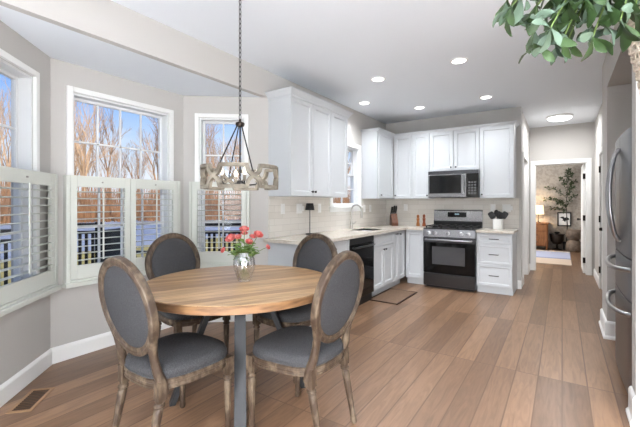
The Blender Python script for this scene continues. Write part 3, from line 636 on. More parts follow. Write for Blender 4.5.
# ------------------------------------------------------------------ dining chairs
def chair():
    t = thing('dining_chair', '', 'chair', (0, 0, 0), 'oval-back chairs around the dining table')
    def outline(sc, z, dz=None):
        P = []
        for i in range(40):
            a = 2*PI*i/40; ca, sa = math.cos(a), math.sin(a); f = lambda v: math.copysign(abs(v)**0.62, v)
            y = 0.235*f(sa); x = (0.236+0.10*y)*f(ca)
            if sa > 0: y += 0.018*(1-abs(ca))
            P.append((x*sc, y*sc, z))
        return P
    obj('seat_frame', MB().loft([outline(0.95, 0.384), outline(0.995, 0.386), outline(1.0, 0.396), outline(0.985, 0.400), outline(0.985, 0.412), outline(1.0, 0.416), outline(1.0, 0.428), outline(0.97, 0.434)]), M['chairwood'], t, smooth=35)
    c = obj('seat', MB().loft([outline(0.955, 0.432), outline(0.985, 0.445), outline(0.985, 0.462), outline(0.955, 0.480), outline(0.85, 0.494), outline(0.6, 0.503), outline(0.3, 0.507), outline(0.05, 0.508)]), M['fabric'], t, smooth=60)
    obj('piping', MB().tube(outline(0.975, 0.440), 0.0055, 6, closed=True), M['fabric'], c, smooth=60)
    prof = [(0.009, 0), (0.015, 0.006), (0.018, 0.02), (0.014, 0.036), (0.0165, 0.045), (0.0165, 0.052), (0.0155, 0.06), (0.0235, 0.28), (0.0225, 0.295), (0.018, 0.302), (0.026, 0.309), (0.026, 0.319), (0.020, 0.326), (0.023, 0.332), (0.023, 0.34)]
    prof = [p for i in range(len(prof)-1) for p in ([prof[i]] if prof[i+1][1]-prof[i][1] < 0.1 else [(prof[i][0]+(prof[i+1][0]-prof[i][0])*k/6, prof[i][1]+(prof[i+1][1]-prof[i][1])*k/6) for k in range(6)])]+[prof[-1]]
    flute = lambda a, z: 1-0.11*(0.5+0.5*math.cos(8*a)) if 0.065 < z < 0.285 else 1
    for (x, y, sh) in ((-0.212, 0.190, 0), (0.212, 0.190, 0), (-0.170, -0.198, 1), (0.170, -0.198, 1)):
        b = MB().lathe(prof, (x, y, 0), 32, flute, (lambda z: (0, -0.07*(1-z/0.34))) if sh else None)
        q = 0.023; b.box(x-q, y-q, 0.338, x+q, y+q, 0.43)
        obj('leg', b, M['chairwood'], t, smooth=35)
    tl = math.tan(R(11)); yb = lambda z: -0.205-(z-0.44)*tl
    Ax = Vector((1, 0, 0)); Up = Vector((0, -math.sin(R(11)), math.cos(R(11)))); Nn = Vector((0, math.cos(R(11)), math.sin(R(11))))
    CZ = 0.785; C = Vector((0, yb(CZ), CZ)); K = 56
    def ell(a, b_, nn): return [C+Ax*(a*math.cos(2*PI*i/K))+Up*(b_*math.sin(2*PI*i/K))+Nn*nn for i in range(K)]
    A0, B0 = 0.243, 0.258
    ring = [(A0, B0, -0.014), (A0-0.004, B0-0.004, -0.019), (A0-0.020, B0-0.020, -0.022), (A0-0.026, B0-0.026, -0.017), (A0-0.040, B0-0.040, -0.017), (A0-0.044, B0-0.044, -0.012),
            (A0-0.044, B0-0.044, 0.012), (A0-0.040, B0-0.040, 0.017), (A0-0.026, B0-0.026, 0.017), (A0-0.020, B0-0.020, 0.022), (A0-0.004, B0-0.004, 0.019), (A0, B0, 0.014)]
    L = [ell(*q) for q in ring]; L.append(L[0])
    obj('back_frame', MB().loft(L, close=False), M['chairwood'], t, smooth=35)
    a, b_ = A0-0.043, B0-0.043
    back = obj('backrest', MB().loft([ell(a*0.02, b_*0.02, -0.022), ell(a*0.5, b_*0.5, -0.021), ell(a*0.85, b_*0.85, -0.017), ell(a, b_, -0.010), ell(a, b_, 0.010), ell(a*0.95, b_*0.95, 0.022), ell(a*0.8, b_*0.8, 0.032), ell(a*0.5, b_*0.5, 0.038), ell(a*0.02, b_*0.02, 0.040)]), M['fabric'], t, smooth=60)
    for s in (-1, 1):
        pts = []
        key = [(0.172, 0.36), (0.170, 0.42), (0.166, 0.48), (0.160, 0.535), (0.163, 0.59), (0.185, 0.645), (0.205, 0.69)]
        for (x, z) in key: pts.append((s*x, yb(z)+ (0.01 if z < 0.45 else 0), z))
        obj('stile', MB().tube(pts, [0.026, 0.026, 0.023, 0.021, 0.022, 0.022, 0.014], 10), M['chairwood'], t, smooth=60)
    return t
c0 = chair(); c0['label'] = 'oval-back chair with its back to us, seat edge nearest the bay windows'
CH = [((-1.802, 1.255, 0), -1, 'grey oval-back chair in front, by the floor vent, facing the kitchen'),
      ((-1.295, 1.742, 0), 89, 'grey oval-back chair turned to the windows, standing on the open kitchen-side floor'),
      ((-2.523, 1.895, 0), -97, 'grey oval-back chair standing against the wide middle bay window'),
      ((-1.796, 2.308, 0), 174, 'grey oval-back chair in front of the counter end and dishwasher')]
for i, (lc, rz, lb) in enumerate(CH):
    if i == 0: c0.location = lc; c0.rotation_euler = (0, 0, R(rz)); c0['label'] = lb
    else: dup(c0, lc, (0, 0, R(rz)), lb)

# ------------------------------------------------------------------ dining table
TC = (-1.875, 1.815); RT = 0.645; HT = 0.760
t = thing('dining_table', 'round plank-top wooden table on dark steel legs', 'table', (TC[0], TC[1], 0))
obj('tabletop', MB().lathe([(RT-0.004, HT-0.048), (RT, HT-0.044), (RT, HT-0.004), (RT-0.004, HT)], (TC[0], TC[1], 0), 96), M['tabletop'], t, smooth=30)
K = 96; L_ = [[(TC[0]+r_*math.cos(2*PI*i/K), TC[1]+r_*math.sin(2*PI*i/K), z) for i in range(K)] for (r_, z) in ((RT-0.001, HT-0.049), (RT+0.004, HT-0.046), (RT+0.004, HT-0.005), (RT-0.001, HT-0.002))]; L_.append(L_[0])
obj('edge_band', MB().loft(L_, close=False), mat('rim_wood', srgb(142, 106, 72), 0.45, noise=(srgb(104, 74, 50), 7, 0.4, 0.65), stretch=(1, 1, 6)), t, smooth=30)['label'] = 'darker wooden edge band'
obj('mounting_plate', MB().box(TC[0]-0.2, TC[1]-0.2, HT-0.058, TC[0]+0.2, TC[1]+0.2, HT-0.048), M['tablemetal'], t)
for a in (-122, -44, 40, 136):
    dv = Vector((math.cos(R(a)), math.sin(R(a)), 0)); sd = Vector((-dv.y, dv.x, 0)); C = Vector((TC[0], TC[1], 0)); b = MB(); rg = []
    for (r, z) in ((0.16, HT-0.058), (0.13, 0.52), (0.17, 0.36), (0.435, 0.012), (0.44, 0.0)):
        c = C+dv*r+Vector((0, 0, z)); rg.append([c+sd*0.035+dv*0.018, c-sd*0.035+dv*0.018, c-sd*0.035-dv*0.018, c+sd*0.035-dv*0.018])
    obj('leg', MB().loft([rg[0], rg[3], rg[4]]), M['tablemetal'], t)

# ------------------------------------------------------------------ vase with flowers
VX, VY = -1.835, 1.815
t = thing('vase', 'clear cut-glass vase in the middle of the round table', 'vase', (VX, VY, HT+0.001))
prof = [(0.038, 0.0), (0.041, 0.006), (0.048, 0.02), (0.068, 0.075), (0.076, 0.115), (0.072, 0.155), (0.052, 0.192), (0.050, 0.200), (0.055, 0.206)]
inner = [(r-0.005, max(z, 0.012)) for r, z in prof][::-1]
b = MB().lathe(prof+inner, (VX, VY, HT+0.001), 28, lambda a, z: 1+0.025*math.cos(14*a+ z*30))
obj('glass', b, M['vase2'], t, smooth=50)
obj('water', MB().lathe([(0.030, 0.014), (0.036, 0.022), (0.052, 0.075), (0.056, 0.09)], (VX, VY, HT+0.001), 24), glassmat('water', (0.93, 0.95, 0.95, 1), 0.8), t, smooth=50)
FL = [(-0.075, -0.045, 0.300, 1.15, 'the large open coral flower low on the window side of the bunch'), (-0.02, 0.02, 0.365, 1.0, 'the coral flower at the top of the bunch'), (0.075, 0.055, 0.330, 1.0, 'the coral flower leaning out toward the range'),
      (0.125, 0.10, 0.245, 0.55, 'the small pink bud drooping farthest toward the kitchen'), (-0.115, -0.08, 0.225, 0.62, 'the small pink bud drooping farthest toward the windows'), (-0.01, -0.045, 0.320, 0.7, 'the half-open pink flower in front of the bunch middle'),
      (0.045, 0.0, 0.285, 0.75, 'the pink flower low among the leaves on the kitchen side'), (-0.05, 0.05, 0.335, 0.75, 'the pink flower tucked behind the topmost bloom'), (0.02, 0.06, 0.315, 0.7, 'the pink flower at the far side of the bunch')]
for i, (dx, dy, h, sc, lb) in enumerate(FL):
    t = thing('ranunculus', lb, 'flower', (VX, VY, HT+0.01), 'coral flowers in the glass vase')
    h *= 0.95; top = Vector((VX+dx, VY+dy, HT+h)); fx, fy = -dx*0.30, -dy*0.30
    p0 = Vector((VX+fx, VY+fy, HT+0.018)); p1 = Vector((VX+dx*0.25, VY+dy*0.25, HT+0.20))
    pts = [p0*(1-k)**2+p1*2*k*(1-k)+top*k*k for k in [j/8 for j in range(9)]]
    obj('stem', MB().tube(pts, 0.0022, 6), M['stem'], t, smooth=60)
    ax = (top-p1).normalized()*0.7+Vector((0.35, -0.35, 0.3)); ax.normalize(); u = ax.cross(Vector((0, 0, 1))).normalized(); w = ax.cross(u)
    b = MB(); rr = 0.035*sc
    for layer, (cnt, ro, hh, tilt) in enumerate([(7, 1.0, 0.002, 1.15), (7, 0.82, 0.008, 0.85), (6, 0.62, 0.014, 0.55), (5, 0.40, 0.018, 0.28)]):
        for k in range(cnt):
            a = 2*PI*(k+0.5*layer)/cnt; d = u*math.cos(a)+w*math.sin(a); sd = u*-math.sin(a)+w*math.cos(a)
            o_ = top+ax*(hh*sc-0.006); q = d*math.sin(tilt)+ax*math.cos(tilt); wd = rr*0.62
            nrm = (d*math.cos(tilt)-ax*math.sin(tilt)); P_ = []
            for (al, wi, cu) in ((0.05, 0.3, 0), (0.35, 0.85, 0.10), (0.7, 1.0, 0.06), (0.95, 0.6, -0.05), (1.05, 0.1, -0.12)):
                for sx in (-1, 0, 1): P_.append(o_+q*(rr*ro*1.15*al)+sd*(sx*wd*wi)+nrm*(rr*(cu-0.12*abs(sx))))
            fs = [(r_*3+c_, r_*3+c_+1, r_*3+c_+4, r_*3+c_+3) for r_ in range(4) for c_ in range(2)]
            b.add(P_, fs)
    obj('bloom', b, M['bloom'], t, smooth=60)
    b = MB()
    for k in range(18):
        j = 0.45+0.42*random.random(); o_ = pts[int(j*8)]; a = random.uniform(0, 2*PI); d = Vector((math.cos(a), math.sin(a), random.uniform(0.0, 0.7))).normalized(); sd = d.cross(Vector((0, 0, 1))).normalized(); ln = random.uniform(0.038, 0.065); wd = ln*0.26
        up = sd.cross(d); P_ = []
        for (al, wi, cu) in ((0, 0.15, 0), (0.3, 0.8, 0.08), (0.6, 1, 0.08), (0.85, 0.5, 0), (1, 0.05, -0.08)):
            for sx in (-1, 0, 1): P_.append(o_+d*(ln*al)+sd*(sx*wd*wi)+up*(ln*(cu-0.08*(sx == 0))))
        b.add(P_, [(r_*3+c_, r_*3+c_+1, r_*3+c_+4, r_*3+c_+3) for r_ in range(4) for c_ in range(2)])
    obj('leaves', b, M['green'], t, smooth=60)

# ------------------------------------------------------------------ chandelier
HX, HY = -1.873, 1.813; RD = 0.252; ZB0, ZB1 = 1.397, 1.556; hh = (ZB1-ZB0)/2; zc_ = (ZB0+ZB1)/2
t = thing('chandelier', 'grey-washed wooden lattice drum chandelier on a long black chain', 'chandelier', (HX, HY, ZB0))
yaw0 = math.atan2(-HY, -HX)   # direction of the room
bw = 0.0115; bd = 0.014; half = PI*RD/6; rq = 0.056
def cylp(s, z, dr): a = s/RD; return (HX+(RD+dr)*math.cos(a), HY+(RD+dr)*math.sin(a), z)
b = MB()
for uidx in range(6):
    s_c = (R(-54) + uidx*PI/3)*RD; H_ = hh-bw; w_ = half-bw*0.4; path = []
    def arc(cx, cz, a0, a1):
        for k in range(9): a = a0+(a1-a0)*k/8; path.append((cx+0.040*math.cos(a), cz+0.060*math.sin(a)))
    for (sx, sz, a0, a1) in ((1, 1, PI, 1.5*PI), (1, -1, 0.5*PI, PI), (-1, -1, 0, 0.5*PI), (-1, 1, 1.5*PI, 2*PI)): arc(sx*w_, sz*H_, a0, a1)
    N_ = len(path); rg = []
    dense = []
    for i in range(N_):
        p, q = path[i], path[(i+1) % N_]; k = max(1, int(math.hypot(q[0]-p[0], q[1]-p[1])/0.02))
        for j in range(k): dense.append((p[0]+(q[0]-p[0])*j/k, p[1]+(q[1]-p[1])*j/k))
    N_ = len(dense)
    for i in range(N_):
        p0, p1, p2 = dense[i-1], dense[i], dense[(i+1) % N_]; tx, tz = p2[0]-p0[0], p2[1]-p0[1]; L_ = math.hypot(tx, tz) or 1; nx, nz = -tz/L_, tx/L_
        rg.append([cylp(s_c+p1[0]+nx*bw*e1, zc_+p1[1]+nz*bw*e1, bd*e2) for (e1, e2) in ((1, 1), (-1, 1), (-1, -1), (1, -1))])
    rg.append(rg[0]); b.loft(rg, close=False)
obj('lattice_drum', b, M['greywood'], t, smooth=30)
HUB = 1.850
cl = lamp('chandelier_light', 'POINT', (HX, HY, 1.52), (0, 0, 0), 1.5, (1, 0.96, 0.9)); cl.data.shadow_soft_size = 0.12
obj('stem', MB().cyl((HX, HY, 1.435), (HX, HY, HUB+0.02), 0.006, k=10), M['black'], t, smooth=40)
obj('hub', MB().lathe([(0.012, HUB-0.02), (0.028, HUB-0.012), (0.032, HUB), (0.030, HUB+0.010), (0.010, HUB+0.018), (0.008, HUB+0.035)], (HX, HY, 0), 16), M['brass'], t, smooth=40)
th0 = R(33.574)-PI/2  # azimuth of the camera's viewing side
for k in (0, 1, 2):
    a = R((-24, -84, 156)[k])
    p0 = Vector((HX+0.022*math.cos(a), HY+0.022*math.sin(a), HUB)); p1 = Vector((HX+(RD-0.02)*math.cos(a), HY+(RD-0.02)*math.sin(a), ZB1-0.045))
    o = obj('rod', MB().cyl(p0, p1, 0.0045, k=8), M['black'], t, smooth=40)
    obj('hook', MB().tube([p1+Vector((0.012*math.cos(j)*math.cos(a), 0.012*math.cos(j)*math.sin(a), 0.016*math.sin(j)-0.01)) for j in [i*2*PI/10 for i in range(10)]], 0.003, 6, closed=True), M['black'], o, smooth=60)
obj('candle_hub', MB().lathe([(0.008, 1.418), (0.022, 1.425), (0.026, 1.44), (0.02, 1.455), (0.008, 1.46)], (HX, HY, 0), 16), M['black'], t, smooth=40)
for k in range(4):
    a = R(-120)+k*PI/2; dv = Vector((math.cos(a), math.sin(a), 0)); C = Vector((HX, HY, 0))
    ar = obj('arm', MB().tube([C+dv*0.02+Vector((0, 0, 1.44)), C+dv*0.06+Vector((0, 0, 1.428)), C+dv*0.11+Vector((0, 0, 1.432)), C+dv*0.125+Vector((0, 0, 1.45))], 0.005, 8), M['black'], t, smooth=60)
    c = C+dv*0.125
    obj('socket', MB().lathe([(0.018, 1.45), (0.018, 1.455), (0.011, 1.458), (0.011, 1.490)], (c.x, c.y, 0), 14), M['greywood'], ar, smooth=40)
    obj('bulb', MB().lathe([(0.006, 1.490), (0.013, 1.503), (0.0155, 1.515), (0.012, 1.53), (0.003, 1.545)], (c.x, c.y, 0), 14), M['bulb'], ar, smooth=60)
b = MB(); z = HUB+0.03; i = 0
while z < ZC-0.03:
    pts = []
    for j in range(12):
        a = 2*PI*j/12; xx = 0.0085*math.cos(a); zz = 0.0195*math.sin(a)
        pts.append((HX+(xx if i % 2 else 0), HY+(0 if i % 2 else xx), z+0.0195+zz))
    b.tube(pts, 0.0026, 6, closed=True); z += 0.0335; i += 1
obj('chain', b, M['black'], t, smooth=60)
obj('canopy', MB().lathe([(0.012, ZC-0.035), (0.05, ZC-0.022), (0.062, ZC-0.008), (0.062, ZC)], (HX, HY, 0), 24), M['black'], t, smooth=40)

# ------------------------------------------------------------------ recessed lights, hall light
CAN = [(-1.81, 3.966, 'recessed ceiling light above the floor before the sink wall cabinets'), (-2.405, 4.795, 'recessed ceiling light above the kitchen sink'), (-1.82, 5.495, 'recessed ceiling light above the corner beside the range'),
       (-0.883, 3.913, 'recessed ceiling light nearest to us, over the open floor'), (-0.875, 5.461, 'recessed ceiling light before the wall cabinet nearest the hall')]
for (x, y, lb) in CAN:
    t = thing('recessed_light', lb, 'ceiling light', (x, y, ZC), 'recessed ceiling lights')
    obj('trim_ring', MB().loft([[(x+r_*math.cos(2*PI*i/32), y+r_*math.sin(2*PI*i/32), zz) for i in range(32)] for (r_, zz) in ((0.088, ZC-0.001), (0.086, ZC-0.007), (0.068, ZC-0.009), (0.066, ZC-0.003))], close=False), M['trim'], t, smooth=40)
    obj('lens', MB().disc((x, y), 0.067, ZC-0.005, ZC-0.002), M['can'], t)
    d = lamp('downlight', 'SPOT', (x, y, ZC-0.02), (0, 0, 0), 58, (0.94, 0.97, 1.0)); d.data.spot_size = R(140); d.data.spot_blend = 1.0; d.data.shadow_soft_size = 0.07
for (x, y) in ((-1.8, 0.3), (0.9, 1.2), (-0.6, -1.5), (1.6, -1.5), (-0.7, 1.9)):   # added unseen lamps without fixtures, over and behind the camera
    d = lamp('downlight', 'SPOT', (x, y, ZC-0.02), (0, 0, 0), 14, (0.94, 0.97, 1.0)); d.data.spot_size = R(112); d.data.spot_blend = 0.8; d.data.shadow_soft_size = 0.07
hx, hy = -0.037, 7.33
t = thing('flush_ceiling_light', 'round white flush ceiling light in the hallway', 'ceiling light', (hx, hy, ZC))
obj('rim', MB().lathe([(0.19, ZC-0.001), (0.19, ZC-0.025), (0.175, ZC-0.032), (0.172, ZC-0.012)], (hx, hy, 0), 40), M['trim'], t, smooth=40)
obj('diffuser', MB().lathe([(0.172, ZC-0.030), (0.168, ZC-0.045), (0.14, ZC-0.062), (0.08, ZC-0.074), (0.01, ZC-0.077)], (hx, hy, 0), 40), M['can'], t, smooth=60)
d = lamp('hall_light', 'AREA', (hx, hy, ZC-0.09), (0, 0, 0), 16, (0.97, 0.98, 1.0), 0.3); d.data.shape = 'DISK'

# ------------------------------------------------------------------ doors
t = struct('door_1', MB().panel((DX1-0.012, YH+0.125, 0), (0, 1, 0), Z3, (-1, 0, 0), 0.0, 0.80, 0.008, DZ-0.016, [(0, 0.036)]), M['trim'], bevel=0.002)
t.rotation_euler = (0, 0, 0)
b = MB()
for (z0, z1) in ((0.15, 0.72), (0.86, 1.88)):
    for (a, c) in ((0.10, 0.37), (0.43, 0.70)): b.panel((DX1-0.048, YH+0.125, 0), (0, 1, 0), Z3, (-1, 0, 0), a, c, z0, z1, [(0, 0.006), (0.02, 0.006), (0.03, 0.002)])
obj('door_panel', b, M['trim'], t)
for z in (0.25, 1.03, 1.80): obj('hinge', MB().box(DX1-0.052, YH+0.085, z-0.05, DX1-0.011, YH+0.124, z+0.05), M['pull'], t)
obj('knob', MB().tube([(DX1-0.05, YH+0.86, 0.98), (DX1-0.09, YH+0.86, 0.98), (DX1-0.095, YH+0.86, 0.98), (DX1-0.115, YH+0.86, 0.98)], [0.012, 0.012, 0.026, 0.02], 14), M['pull'], t, smooth=40)
t = struct('door_2', MB().panel((XHR+0.04, 0, 0), (0, 1, 0), Z3, (-1, 0, 0), DHR[0]+0.003, DHR[1]-0.003, 0.008, 2.035, [(0, 0.03)]), M['trim'])
b = MB()
for (z0, z1) in ((0.15, 0.72), (0.86, 1.88)):
    for (a, c) in ((0.10, 0.38), (0.46, 0.74)): b.panel((XHR+0.010, DHR[0], 0), (0, 1, 0), Z3, (-1, 0, 0), a, c, z0, z1, [(0, 0.006), (0.02, 0.006), (0.03, 0.002)])
obj('door_panel', b, M['trim'], t)
for z in (0.29, 1.06, 1.815): obj('hinge', MB().cyl((XHR-0.012, DHR[1]-0.002, z-0.05), (XHR-0.012, DHR[1]-0.002, z+0.05), 0.011), M['pull'], t)
obj('door_knob', MB().tube([(XHR+0.01, DHR[0]+0.07, 0.95), (XHR-0.05, DHR[0]+0.07, 0.95), (XHR-0.07, DHR[0]+0.07, 0.95)], [0.012, 0.025, 0.018], 14), M['pull'], t, smooth=40)

# ------------------------------------------------------------------ bedroom things
t = thing('dresser', 'oak chest of drawers against the wallpaper in the bedroom', 'dresser', (-0.95, 12.2, 0)); x0, x1, y0, y1 = -1.35, -0.33, 11.96, 12.42
obj('body', MB().box(x0, y0, 0.10, x1, y1, 0.72), M['dresser'], t, bevel=0.005)
obj('top', MB().box(x0-0.025, y0-0.025, 0.72, x1+0.025, y1, 0.75), M['dresser'], t, bevel=0.005)
for x in (x0+0.03, x1-0.03):
    for y in (y0+0.03, y1-0.03): obj('leg', MB().cyl((x, y, 0), (x, y, 0.10), 0.018, 0.024), M['dresser'], t)
for j in range(3):
    for i in range(2):
        xa = x0+0.02+i*0.50; dr = obj('drawer', MB().panel((0, y0, 0), (1, 0, 0), Z3, (0, -1, 0), xa, xa+0.48, 0.13+j*0.195, 0.13+j*0.195+0.18, [(0, 0.012), (0.015, 0.016)]), M['dresser'], t)
        knob((xa+0.24, y0-0.016, 0.22+j*0.195), (0, -1, 0), dr)
t = thing('table_lamp', 'lit table lamp with cream shade on the oak dresser', 'lamp', (-0.57, 12.18, 0.751))
obj('base', MB().lathe([(0.07, 0.751), (0.07, 0.765), (0.02, 0.775), (0.012, 0.80), (0.012, 1.02)], (-0.57, 12.18, 0), 20), M['brass'], t, smooth=40)
obj('lamp_shade', MB().loft([[(-0.57+r_*math.cos(2*PI*i/28), 12.18+r_*math.sin(2*PI*i/28), z) for i in range(28)] for (r_, z) in ((0.145, 0.99), (0.125, 1.25), (0.122, 1.25), (0.142, 0.99))], close=False), M['shade'], t, smooth=40)
d = lamp('bedroom_lamp', 'POINT', (-0.57, 12.18, 1.12), (0, 0, 0), 6, (1, 0.78, 0.52)); d.data.shadow_soft_size = 0.06
t = thing('picture_frame', 'black-framed dark picture on the bedroom wall above the round side table', 'picture', (0.045, 12.44, 0.88)); px0, px1, pz0, pz1 = -0.115, 0.215, 0.655, 1.05
b = MB()
for q in ((px0, pz0, px0+0.03, pz1), (px1-0.03, pz0, px1, pz1), (px0+0.03, pz0, px1-0.03, pz0+0.03), (px0+0.03, pz1-0.03, px1-0.03, pz1)): b.box(q[0], 12.42, q[1], q[2], 12.449, q[3])
obj('frame', b, M['rubber'], t)
obj('mat_board', MB().box(px0+0.03, 12.435, pz0+0.03, px1-0.03, 12.448, pz1-0.03), M['plate'], t)
b = MB(); cx_, cz_ = 0.05, 0.85; b.loft([[(cx_+r_*(0.075+0.03*math.sin(3*a+1)+0.02*math.cos(5*a))*math.cos(a), y, cz_+r_*(0.085+0.03*math.cos(2*a)+0.02*math.sin(4*a))*math.sin(a)) for a in [2*PI*i/28 for i in range(28)]] for (r_, y) in ((1, 12.4352), (1, 12.434), (0.01, 12.434))])
obj('abstract_shape', b, M['iron'], t)
t = thing('side_table', 'small dark round bronze side table between dresser and stool', 'table', (-0.12, 12.20, 0))
obj('drum', MB().lathe([(0.02, 0.16), (0.10, 0.17), (0.16, 0.26), (0.17, 0.40), (0.17, 0.42)], (-0.12, 12.20, 0), 24), M['brass'], t, smooth=40)
obj('tray_top', MB().lathe([(0.185, 0.42), (0.19, 0.425), (0.19, 0.44), (0.185, 0.445)], (-0.12, 12.20, 0), 28), M['brass'], t, smooth=40)
obj('foot', MB().lathe([(0.13, 0.0), (0.13, 0.015), (0.03, 0.05), (0.025, 0.17)], (-0.12, 12.20, 0), 24), M['brass'], t, smooth=40)
o = obj('bowl', MB().lathe([(0.03, 0.446), (0.06, 0.47), (0.065, 0.50), (0.06, 0.50), (0.03, 0.455)], (-0.12, 12.20, 0), 20), M['iron'], None, smooth=40); tag(o, 'small dark bowl on the round bronze side table', 'bowl')
o = obj('hourglass_stool', MB().lathe([(0.17, 0.0), (0.195, 0.03), (0.195, 0.16), (0.17, 0.25), (0.105, 0.315), (0.17, 0.38), (0.19, 0.46), (0.19, 0.56), (0.17, 0.59)], (0.27, 11.98, 0), 32), mat('carved_grey_wood', srgb(120, 104, 90), 0.7, noise=(srgb(92, 78, 66), 10, 0.4, 0.6)), None, smooth=40); tag(o, 'hourglass-shaped brown carved stool beside the bedroom door', 'stool')
# potted olive tree on the stool's far side
t = thing('potted_olive_tree', 'tall slender leafy tree standing behind the hourglass stool', 'plant', (0.02, 12.31, 0)); tx, ty = 0.10, 12.30
obj('pot', MB().lathe([(0.07, 0), (0.09, 0.2), (0.095, 0.22), (0.085, 0.22), (0.08, 0.19)], (tx, ty, 0), 24), M['iron'], t, smooth=40)
tr = MB().tube([(tx, ty, 0.15), (tx+0.02, ty, 0.7), (tx-0.01, ty, 1.3), (tx+0.03, ty, 1.7), (tx+0.05, ty-0.02, 2.12)], [0.014, 0.012, 0.009, 0.006, 0.003], 8); lf = MB()
rnd = random.Random(3)
for (z, ex, ez) in ((1.05, -0.34, 1.17), (1.2, 0.22, 1.5), (1.3, -0.50, 1.42), (1.4, 0.16, 1.72), (1.45, -0.46, 1.74), (1.55, 0.20, 1.9), (1.6, -0.14, 1.98), (1.75, 0.12, 2.1), (1.95, 0.05, 2.22), (1.15, -0.2, 1.32)):
    p0 = Vector((tx, ty, z)); p2 = Vector((tx+ex, ty-rnd.uniform(-0.04, 0.25), ez)); p1 = Vector((tx+ex*0.4, ty, ez-0.02))
    pts = [p0*(1-k)**2+p1*2*k*(1-k)+p2*k*k for k in [j/9 for j in range(10)]]; tr.tube(pts, [0.005-0.0004*j for j in range(10)], 5)
    for j in range(2, 10):
        for q in range(6):
            d = Vector((rnd.uniform(-1, 1), rnd.uniform(-1, 0.6), rnd.uniform(-0.6, 1))).normalized(); sd = d.cross(Vector((0.2, 0.5, 1))).normalized(); o_ = pts[j]; ln = 0.095; wd = 0.019
            if (o_+d*ln).y > 12.43: continue
            lf.add([o_, o_+d*ln*0.5+sd*wd, o_+d*ln, o_+d*ln*0.5-sd*wd], [(0, 1, 2, 3)])
obj('trunk', tr, M['brass'], t, smooth=60); obj('foliage', lf, mat('olive_leaf', srgb(62, 76, 48), 0.6), t)
# rug
def rugmat():
    m = bpy.data.materials.new('striped_rug'); m.use_nodes = True; nt = m.node_tree; p = nt.nodes['Principled BSDF']; p.inputs['Roughness'].default_value = 0.95
    t_ = nt.nodes.new('ShaderNodeTexCoord'); sp = nt.nodes.new('ShaderNodeSeparateXYZ'); cr = nt.nodes.new('ShaderNodeValToRGB'); nt.links.new(t_.outputs['Generated'], sp.inputs[0]); nt.links.new(sp.outputs['Y'], cr.inputs[0])
    el = cr.color_ramp.elements; cr.color_ramp.interpolation = 'CONSTANT'; el[0].color = srgb(206, 186, 166); el[1].position = 0.36; el[1].color = srgb(132, 140, 170)
    q = el.new(0.42); q.color = srgb(176, 182, 206); q = el.new(0.9); q.color = srgb(210, 200, 190)
    nt.links.new(cr.outputs[0], p.inputs['Base Color']); return m
o = obj('rug', MB().box(-1.9, 9.2, 0.001, 0.17, 11.75, 0.014), rugmat(), None, bevel=0.004); tag(o, 'pale blue and beige rug on the bedroom floor', 'rug')

# ------------------------------------------------------------------ counter things
t = thing('table_lamp', 'small black cordless lamp on the sink counter end', 'lamp', (-2.655, 3.73, 0.915)); lx, ly = -2.60, 3.69
t.location = (lx, ly, 0.915)
obj('base', MB().lathe([(0.055, 0.9148), (0.055, 0.924), (0.05, 0.928), (0.008, 0.930)], (lx, ly, 0), 28), M['rubber'], t, smooth=40)
obj('stem', MB().cyl((lx, ly, 0.928), (lx, ly, 1.25), 0.006, k=10), M['rubber'], t, smooth=40)
obj('lamp_shade', MB().lathe([(0.020, 1.215), (0.057, 1.215), (0.059, 1.218), (0.044, 1.298), (0.042, 1.300), (0.01, 1.301)], (lx, ly, 0), 28), M['rubber'], t, smooth=40)
# faucet
fx, fy = -2.655, 4.86
t = thing('faucet', 'brushed nickel gooseneck faucet behind the sink', 'faucet', (fx, fy, 0.915))
obj('base', MB().lathe([(0.030, 0.9148), (0.030, 0.922), (0.022, 0.93), (0.020, 1.0), (0.016, 1.03)], (fx, fy, 0), 20), M['nickel'], t, smooth=40)
pts = [(fx, fy, 1.02), (fx, fy, 1.15)]+[(fx+0.085-0.085*math.cos(a), fy, 1.19+0.085*math.sin(a)) for a in [PI*k/12 for k in range(13)]]+[(fx+0.17, fy, 1.16)]
obj('spout', MB().tube(pts, 0.0125, 12), M['nickel'], t, smooth=60)
obj('spray_head', MB().tube([(fx+0.17, fy, 1.175), (fx+0.172, fy, 1.12), (fx+0.174, fy, 1.085)], [0.014, 0.017, 0.019], 12), M['nickel'], t, smooth=60)
obj('lever', MB().tube([(fx, fy+0.018, 0.985), (fx+0.01, fy+0.06, 0.99), (fx+0.015, fy+0.12, 1.02)], [0.012, 0.008, 0.006], 10), M['nickel'], t, smooth=60)
# knife block + knives
kx, ky = -2.43, 5.98
t = thing('knife_block', 'dark wooden knife block in the counter corner', 'knife block', (kx, ky, 0.915)); kd = Vector((0.62, -0.78, 0)); ks = Vector((-kd.y, kd.x, 0))
b = MB(); O = Vector((kx, ky, 0.9148)); pro = [(-0.09, 0), (0.07, 0), (0.075, 0.05), (0.0, 0.21), (-0.075, 0.175)]
b.loft([[O+kd*a+ks*s+Vector((0, 0, z)) for (a, z) in pro] for s in (-0.055, 0.055)]); obj('block', b, M['kblock'], t, bevel=0.004)
nd = Vector((0, 0, 0.9))+kd*0.43; nd.normalize(); sl = (kd*0.075+Vector((0, 0, 0.035))).normalized()
kl = ['the kitchen knife with the highest handle in the wooden block', 'the kitchen knife in the back row of the block, by the sink side', 'the kitchen knife in the block middle', 'the kitchen knife low in the block toward the range', 'the kitchen knife low in the block toward the sink', 'the shortest kitchen knife in the wooden block']
